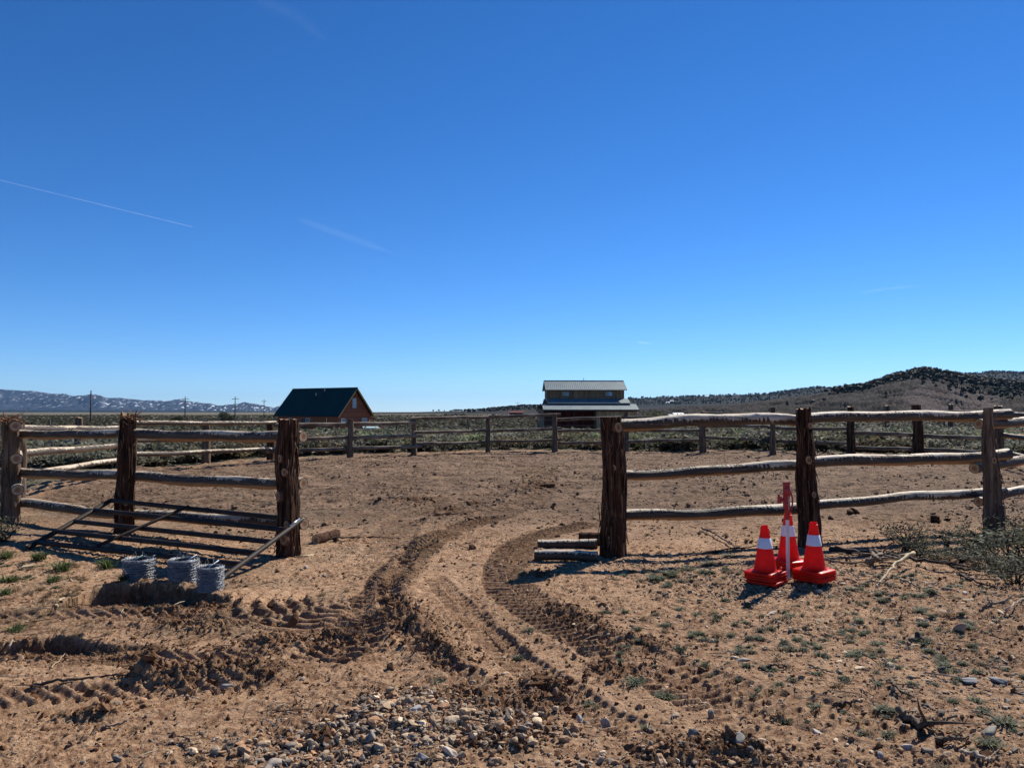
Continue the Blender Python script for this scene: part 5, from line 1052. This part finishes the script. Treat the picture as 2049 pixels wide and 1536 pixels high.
p = onpx(748, 92); V, _, T, C = stone_proto(77, 2); tag(link('rock', mesh_np('rock', V * np.array([.5, .3, .22]), None, T, C * .8, [M_v]), None, p + Vector((0, 0, .35))), 'bright white boulder in the sage in front of the dog house', 'rock')
p = onpx(775, 101); root = empty('utility_trailer', p, 'low dark flat trailer in the sage right of the dog house', 'trailer', .1); MB().box(-1.2, 1.2, -.6, .6, .35, .6, None, (.04, .04, .045)).build('bed', M_dark, root, None, None, False)
for x in (-.3, .35): MB().lathe([(.001, -.1), (.3, -.1), (.3, .1), (.001, .1)], 14, col=(.015, .015, .015), M=Matrix.Translation((x, -.7, .3)) @ Matrix.Rotation(R(90), 4, 'X')).build('wheel', M_dark, root)

# far houses
def house(px, D, w, hgt, wallc, roofc, label, zoff=0, rz=0.0):
    b = onpx(px, D); b.z += zoff; root = empty('distant_house', b, label, 'house', rz); MB().box(-w / 2, w / 2, -w * .25, w * .25, -4, hgt * .6, None, wallc).build('wall', M_board, root, None, None, False)
    m = MB(); m.slab((-w * .55, -w * .3, hgt * .55), (w * .55, -w * .3, hgt * .55), (w * .55, 0, hgt), (-w * .55, 0, hgt), .15, col=roofc); m.slab((-w * .55, 0, hgt), (w * .55, 0, hgt), (w * .55, w * .3, hgt * .55), (-w * .55, w * .3, hgt * .55), .15, col=roofc); m.build('roof', M_board, root, None, None, False)
house(1033, 860, 15, 2.6, (.12, .07, .06), (.26, .06, .05), 'tiny red roofed house on the plain left of the barn', 1.0)
def spot(px, t, hf): return Vector(hf(np.array([float(px)]), np.array([t]))[0])
for (px, t, hf, w, hgt, wc, rc, lb) in ((1345, .32, h_main, 7, 2.6, (.7, .7, .7), (.7, .72, .74), 'tiny white building at the foot of the slope right of the barn, left one'), (1356, .36, h_main, 9, 3.0, (.7, .7, .7), (.8, .8, .8), 'tiny white building at the foot of the slope right of the barn, right one'), (1336, .55, h_mesa, 14, 6, (.7, .7, .68), (.8, .8, .8), 'tiny white house on the far wooded mesa, left of the pair'), (1344, .62, h_mesa, 14, 6, (.7, .7, .68), (.8, .8, .8), 'tiny white house on the far wooded mesa, right of the pair'), (1414, .82, h_mesa, 16, 5, (.7, .7, .68), (.75, .8, .8), 'tiny pale house near the top of the far mesa')):
    p = spot(px, t, hf); root = empty('distant_house', p, lb, 'house', .2); MB().box(-w / 2, w / 2, -w * .25, w * .25, -4, hgt * .6, None, wc).build('wall', M_white, root, None, None, False); m = MB(); m.slab((-w * .55, -w * .3, hgt * .55), (w * .55, -w * .3, hgt * .55), (w * .55, 0, hgt), (-w * .55, 0, hgt), .15, col=rc); m.slab((-w * .55, 0, hgt), (w * .55, 0, hgt), (w * .55, w * .3, hgt * .55), (-w * .55, w * .3, hgt * .55), .15, col=rc); m.build('roof', M_white, root, None, None, False)

# ------------------------------------------------------------------ power poles
M_pole = m_vcol('pole_wood', .85, .2, 2, .3, 0)
for px, D, H_, arm, lb in ((181, 230, 9.6, .3, 'nearest and tallest utility pole, leftmost against the snowy mountains'), (370, 343, 9.8, 2.0, 'utility pole with a crossarm above the first dark juniper'), (470, 350, 9.9, 2.0, 'utility pole with a crossarm above the rounder juniper'), (528, 440, 9.9, 2.0, 'farthest utility pole with a crossarm, left of the log cabin'), (1036, 900, 16, 4, 'tiny far pole on the low ridge right of the red roofed house')):
    p = onpx(px, D); g = macro(np.array([p.x]), np.array([p.y]))[0]; top = at(px, {181: 781, 370: 793, 470: 793, 528: 799, 1036: 804}[px], D).z; p.z = g - .5; H = top - p.z; root = empty('utility_pole', p, lb, 'utility pole')
    MB().tube([(0, 0, 0), (0, 0, H)], [.24, .17], 8, col=(.10, .065, .045)).build('pole', M_pole, root)
    m = MB(); m.box(-arm / 2 * 1.6, arm / 2 * 1.6, -.06, .06, H - 1.2, H - .98, None, (.10, .07, .05)); m.build('crossarm', M_pole, root, None, None, False)

# ------------------------------------------------------------------ trees
def juniper(nm, p, hgt, wid, label, k, n=900, col=(.030, .038, .020), bare=False):
    r = np.random.default_rng(k); root = empty(nm, p, label, 'tree' if not bare else 'bush'); m = MB()
    for q in range(7):
        d = np.array([r.normal() * .3 * wid, r.normal() * .3 * wid, hgt * r.uniform(.5, .8)]); m.tube([(0, 0, -.2), d * .4, d], [hgt * .045, hgt * .03, hgt * .01], 5, col=(.09, .06, .045))
    m.build('trunk', M_twig, root)
    cl = r.normal(size=(16, 3)); cl /= np.linalg.norm(cl, axis=1)[:, None]; cl = cl * np.array([wid * .32, wid * .32, hgt * .28]) + np.array([0, 0, hgt * .52]); ti = r.integers(0, 16, n)
    c = cl[ti] + r.normal(size=(n, 3)) * np.array([wid * .12, wid * .12, hgt * .11]); c[:, 2] = np.abs(c[:, 2]); a = r.normal(size=(n, 3)); a /= np.linalg.norm(a, axis=1)[:, None]; s = np.cross(a, r.normal(size=(n, 3))); s /= np.linalg.norm(s, axis=1)[:, None]; L = hgt * .055 * r.uniform(.5, 1.4, (n, 1))
    V = np.stack([c - s * L, c - a * L * .5, c + s * L, c + a * L], 1).reshape(-1, 3); C = np.array(col) * r.uniform(.6, 1.5, (16, 1))[ti] * r.uniform(.7, 1.3, (n, 1))
    m = MB(); m.add(V, np.arange(n)[:, None] * 4 + np.arange(4), col=np.repeat(C, 4, 0)); m.build('crown', M_plant, root, None, None, False); return root
juniper('juniper_tree', onpx(455, 190), 2.9, 3.6, 'round dark juniper on the plain, right one of two near the far poles', 1)
juniper('juniper_tree', onpx(356, 200), 2.2, 3.9, 'low dark juniper below the second utility pole', 2)
juniper('juniper_tree', onpx(449, 330), 3.2, 5.0, 'distant flat juniper just behind the round dark juniper', 3)
juniper('leafy_bush', onpx(1305, 128), 3.2, 4.6, 'olive green rounded bush right of the barn', 4, 1500, (.075, .085, .035), True)
for px, D, hh, ww, lb, k in ((762, 108, 1.7, 2.6, 'bare tan shrub beside the porch of the log cabin', 11), (1060, 170, 1.6, 3.0, 'small dark shrub left of the barn', 12), (870, 300, 1.6, 3, 'tiny dark shrub on the plain between cabin and barn', 13)): juniper('leafy_bush', onpx(px, D), hh, ww, lb, k, 300, (.12, .095, .07), True)
# hillside junipers: unit tree meshes
def hilltree(k):
    r = np.random.default_rng(k); n = 26; d = r.normal(size=(n, 3)); d /= np.linalg.norm(d, axis=1)[:, None]; c = d * r.uniform(.4, 1, (n, 1)) * np.array([.36, .36, .42]) + np.array([0, 0, .5]); s = np.cross(d, r.normal(size=(n, 3))); s /= np.linalg.norm(s, axis=1)[:, None]; u_ = np.cross(s, d); L = .17 * r.uniform(.6, 1.4, (n, 1))
    V = np.stack([c - s * L, c - u_ * L, c + s * L, c + u_ * L], 1).reshape(-1, 3); C = np.array((.016, .021, .014)) * r.uniform(.5, 1.6, (n, 1)); return V, np.arange(n)[:, None] * 4 + np.arange(4), None, np.repeat(C, 4, 0)
HT = [hilltree(k) for k in range(8)]; ht_me = [mesh_np('juniper_tree', *HT[k][:3], HT[k][3], [M_plant], None, False) for k in range(8)]
def hillpoints(n, p0, p1, t0, t1, hf, dens):
    P = rng.uniform(p0, p1, n); T = rng.uniform(t0, t1, n); k = rng.uniform(0, 1, n) < dens(P, T); P, T = P[k], T[k]; return hf(P, T), P, T
pts, P, T = hillpoints(9000, 1560, 2300, .30, 1.04, h_main, lambda P, T: np.clip(ss(.74, .84, T + .10 * fbm(P, T * 250, .02, 4, 14)) * ss(1640, 1740, P) + .16 * ss(1830, 1880, P) * (1 - ss(1960, 1990, P)) * (T > .42) * (fbm(P, T * 300, .03, 2, 15) > -.05) * 1.6 + .5 * ss(1960, 2000, P) * ss(.35, .6, T) + .003, 0, 1) * .75)
o_ = np.argsort(pts[:, 1]); pts = pts[o_]; P = P[o_]; sp = np.nonzero(P < 2080)[0]
ind = sp[:260]; rest = np.setdiff1d(np.arange(len(pts)), ind)
for q in ind:
    o = link('juniper_tree', ht_me[q % 8], None, tuple(pts[q]), (0, 0, q * 1.1)); s = rng.uniform(3.4, 6.4); o.scale = (s, s, s * rng.uniform(.85, 1.15)); o.location.z -= .3; tag(o, 'small dark juniper dotted over the bare hillside at right', 'tree', 'junipers on the hillside at right')
def forest(name, pts, s0, s1, label, tint=1.0):
    n = len(pts); V, Q, T_, C = merge(HT, rng.integers(0, 8, n), pts - np.array([0, 0, .3]), rng.uniform(s0, s1, n)[:, None] * np.array([[1.15, 1.15, 1]]), rng.uniform(0, 6, n), np.full((n, 3), tint) * rng.uniform(.7, 1.3, (n, 1))); tag(link(name, mesh_np(name, V, Q, T_, C, [M_plant], None, False)), label, 'trees', None, 'stuff')
forest('juniper_woodland', pts[rest], 4.2, 8.0, 'juniper woodland crowding the top of the nearer hill')
pts, P, T = hillpoints(9000, 1255, 2300, .45, 1.0, h_mesa, lambda P, T: .25 + .75 * (P > 1540) * (T > .9)); forest('mesa_woodland', pts, 5, 10, 'dark woodland covering the far mesa')
pts, P, T = hillpoints(2600, 850, 1200, .5, 1.02, h_low, lambda P, T: ss(860, 1020, P) * (.15 + .85 * (T > .92))); forest('ridge_woodland', pts, 2.6, 5.5, 'small trees lining the low ridge left of the barn')
pts = np.stack([rng.uniform(-.1, .62, 500), rng.uniform(330, 800, 500)], 1); pts = np.stack([pts[:, 0] * pts[:, 1], pts[:, 1], macro(pts[:, 0] * pts[:, 1], pts[:, 1])], 1); pts = pts[np.arange(500) % 3 == 0]; forest('plain_shrubs', pts, 1.0, 2.6, 'dark shrubs scattered on the far plain')

# ------------------------------------------------------------------ contrails and thin cloud
def m_trail(a):
    def f(h):
        h.b.inputs['Base Color'].default_value = (.9, .93, 1, 1); n = h.tex(.0025, det=5); n2 = h.tex(.0004, det=3)
        tr = h.n.new('ShaderNodeBsdfTransparent'); mx = h.n.new('ShaderNodeMixShader'); df = h.n.new('ShaderNodeBsdfTranslucent'); df.inputs[0].default_value = (1, 1, 1, 1)
        lw = h.n.new('ShaderNodeLayerWeight'); lw.inputs[0].default_value = .5
        fac = h.math('MULTIPLY', h.ramp(n, [(.3, a * .4), (.7, a)]), h.math('POWER', h.math('SUBTRACT', 1.0, lw.outputs['Facing']), 1.3 if a > .3 else 4.0)); h.L.new(fac, mx.inputs[0]); h.L.new(tr.outputs[0], mx.inputs[1]); h.L.new(df.outputs[0], mx.inputs[2]); h.L.new(mx.outputs[0], h.n['Material Output'].inputs[0])
    return mat('ice_trail', f)
def trail(name, pts, D, r, a, label):
    P = [np.array(at(px, py, D)) for px, py in pts]; c = P[0].copy(); P = np.array(P) - c; t = np.linspace(0, len(P) - 1, 40); Q = np.stack([np.interp(t, np.arange(len(P)), P[:, k]) for k in range(3)], 1)
    m = MB(); m.tube(Q, r * np.clip(np.minimum(np.linspace(.6, 3, 40), np.linspace(2, .02, 40) * 2) if len(pts) > 2 else np.linspace(1, .7, 40), .05, 1), 24, False); o = m.build(name, m_trail(a), None, c); o.visible_shadow = True; tag(o, label, 'contrail' if name == 'contrail' else 'cloud', None, None)
trail('contrail', [(-200, 312), (385, 454)], 26000, 15, .21, 'thin white contrail in the blue sky at left')
trail('cirrus_wisp', [(600, 440), (680, 468), (790, 508)], 26000, 210, .015, 'faint broad wisp of cloud above the log cabin')
trail('cirrus_wisp', [(510, 0), (590, 30), (660, 85)], 26000, 330, .007, 'very faint cloud wisp at the top of the sky')
trail('cirrus_wisp', [(1275, 684), (1290, 686), (1305, 687)], 26000, 50, .07, 'tiny faint cloud fleck low above the barn')
trail('cirrus_wisp', [(1720, 586), (1780, 577), (1845, 571)], 26000, 60, .035, 'faint thin streak of cloud low in the right sky')

# ------------------------------------------------------------------ haze
def build_haze(density):
    m = bpy.data.materials.new('haze_air'); m.use_nodes = True; n = m.node_tree.nodes; n.remove(n['Principled BSDF'])
    p = n.new('ShaderNodeVolumePrincipled'); p.inputs['Color'].default_value = (.28, .56, 1, 1); p.inputs['Density'].default_value = density; p.inputs['Anisotropy'].default_value = .1
    m.node_tree.links.new(p.outputs[0], n['Material Output'].inputs['Volume'])
    b = MB(); b.box(-24000, 24000, -200, 31000, -9, 700); o = b.build('haze', m, None, None, None, False); tag(o, kind='stuff', label='thin blue haze over the plain and the far mountains', cat='haze')
if HAZE > 0: build_haze(HAZE)
